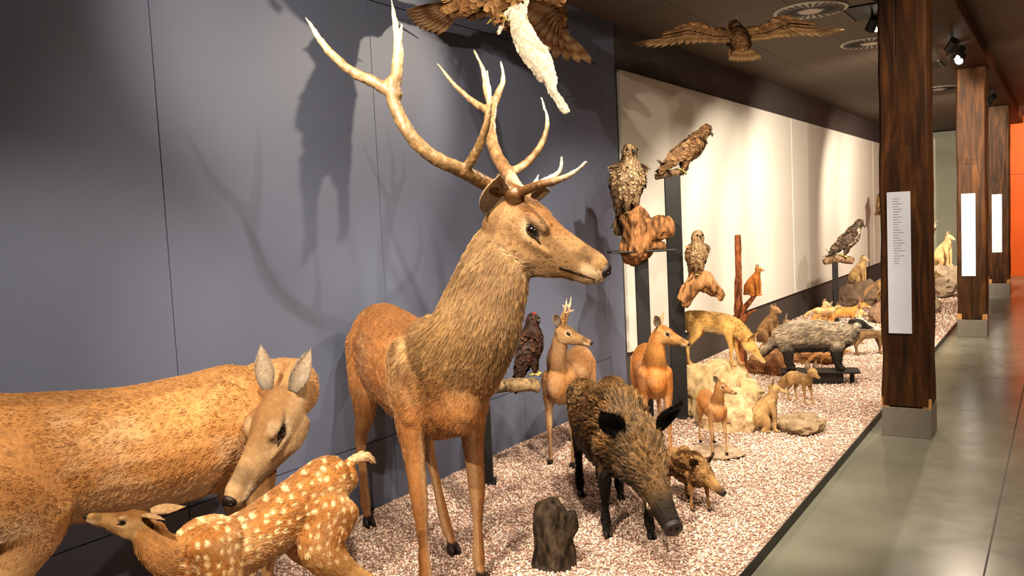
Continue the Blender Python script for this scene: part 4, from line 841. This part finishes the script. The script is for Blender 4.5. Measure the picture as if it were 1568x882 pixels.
sk=skin('body',tb,.007,lambda P,N,p,t,Q:np.tile((.85,.76,.62),(len(P),1))*(.85+.25*fbm(P,20)[:,None]),M_SKIN,rt,sm=3)
fur('fur',sk,14000,.026,rt,r=.0009,cvar=.15,lift=.3,tuft=.6)
mb=MB(); mb.sph((-.08,.035,.30),.008,(.01,.01,.01)); mb.sph((-.08,-.035,.30),.008,(.01,.01,.01)); mb.make('eyes',M_GLOSS,rt,sm=True)
brn=foxcol((.24,.15,.08),(.5,.38,.24),(.08,.05,.03),.3,False)
def walker(name,loc,ang,H,col,n=5000,long=1.0):
    sp=SC_([(-.6*long,0,.72,.10,.12),(-.45*long,0,.74,.16,.19),(-.1,0,.74,.17,.19),(.25*long,0,.74,.15,.18),(.42*long,0,.76,.12,.15)],H)
    return small(name,loc,ang,sp,SC_([(.36*long,0,.80,.11,.14),(.5*long,0,.9,.10,.11),(.56*long,0,.96,.09,.10)],H),((.54*long*H,0,1.02*H),10,10,.45*H),plegs(H,-.42*long,.30*long,.13,1.4,(0,.1,0,.1)),SC_([(-.62*long,0,.78,.06,.06),(-.85*long,0,.6,.10,.10),(-1.0*long,0,.4,.09,.09),(-1.05*long,0,.25,.04,.04)],H),col,.015,n,.008,H,earc=(.2,.12,.07))
pale=foxcol((.50,.34,.17),(.7,.55,.36),(.2,.13,.07),.4,False)
walker('pine_marten',(-2.25,9.1,.22),30,.22,foxcol((.40,.21,.08),(.7,.5,.28),(.1,.05,.03),.3,False),long=1.2)
walker('raccoon_dog',(-1.75,9.6,.0),35,.32,brn)
sitter('european_hare',(-2.05,10.4,.0),20,.44,pale,earlen=.7,muz=.6,n=3000)
walker('red_fox',(-2.35,11.2,.0),28,.36,foxcol((.50,.22,.06),(.75,.6,.4),(.1,.05,.03),.3),long=1.1)
walker('stoat',(-2.4,10.5,.22),20,.2,pale,long=1.2); walker('raccoon',(-2.0,12.4,.28),10,.3,brn)
walker('beech_marten',(-1.6,11.6,.0),40,.24,brn,long=1.2); sitter('polecat',(-1.55,12.6,.0),0,.34,pale,n=2500,muz=.6,earlen=.25)
sitter('marmot',(-2.75,14.4,.34),-10,.5,pale,muz=.5,n=3000,earlen=.2)
sitter('lynx',(-1.7,16.0,.5),-20,.6,pale,muz=.5,n=3000,earlen=.4)
walker('beaver',(-1.72,13.55,.26),-10,.3,brn); walker('wolf_cub',(-2.2,15.2,.0),20,.5,brn)
walker('weasel',(-1.95,8.75,.0),15,.17,foxcol((.40,.21,.08),(.7,.5,.28),(.1,.05,.03),.3,False),n=3000,long=1.3)
sitter('rabbit',(-2.75,9.9,.0),10,.36,brn,earlen=.6,muz=.5,n=2500)
sitter('lynx_cub',(-2.7,11.6,.0),-10,.40,pale,muz=.5,n=2500,earlen=.35)
sitter('otter',(-1.85,14.6,.0),10,.46,brn,muz=.6,n=2500,earlen=.18)
# =================================================== CAMERA
ps=rad(33.29); t=rad(4.39)
cam=bpy.data.cameras.new('camera'); co=bpy.data.objects.new('camera',cam); COL.objects.link(co)
cam.sensor_width=36; cam.lens=36*1294/1568; cam.clip_start=.05
fw=Vector((-math.sin(ps)*math.cos(t),math.cos(ps)*math.cos(t),-math.sin(t))); R=Vector((math.cos(ps),math.sin(ps),0)); U=R.cross(fw); ra=math.asin(.049)
m=Matrix((R*math.cos(ra)-U*math.sin(ra),R*math.sin(ra)+U*math.cos(ra),-fw)).transposed().to_4x4(); m.translation=(0,0,1.6); co.matrix_world=m
SC.camera=co
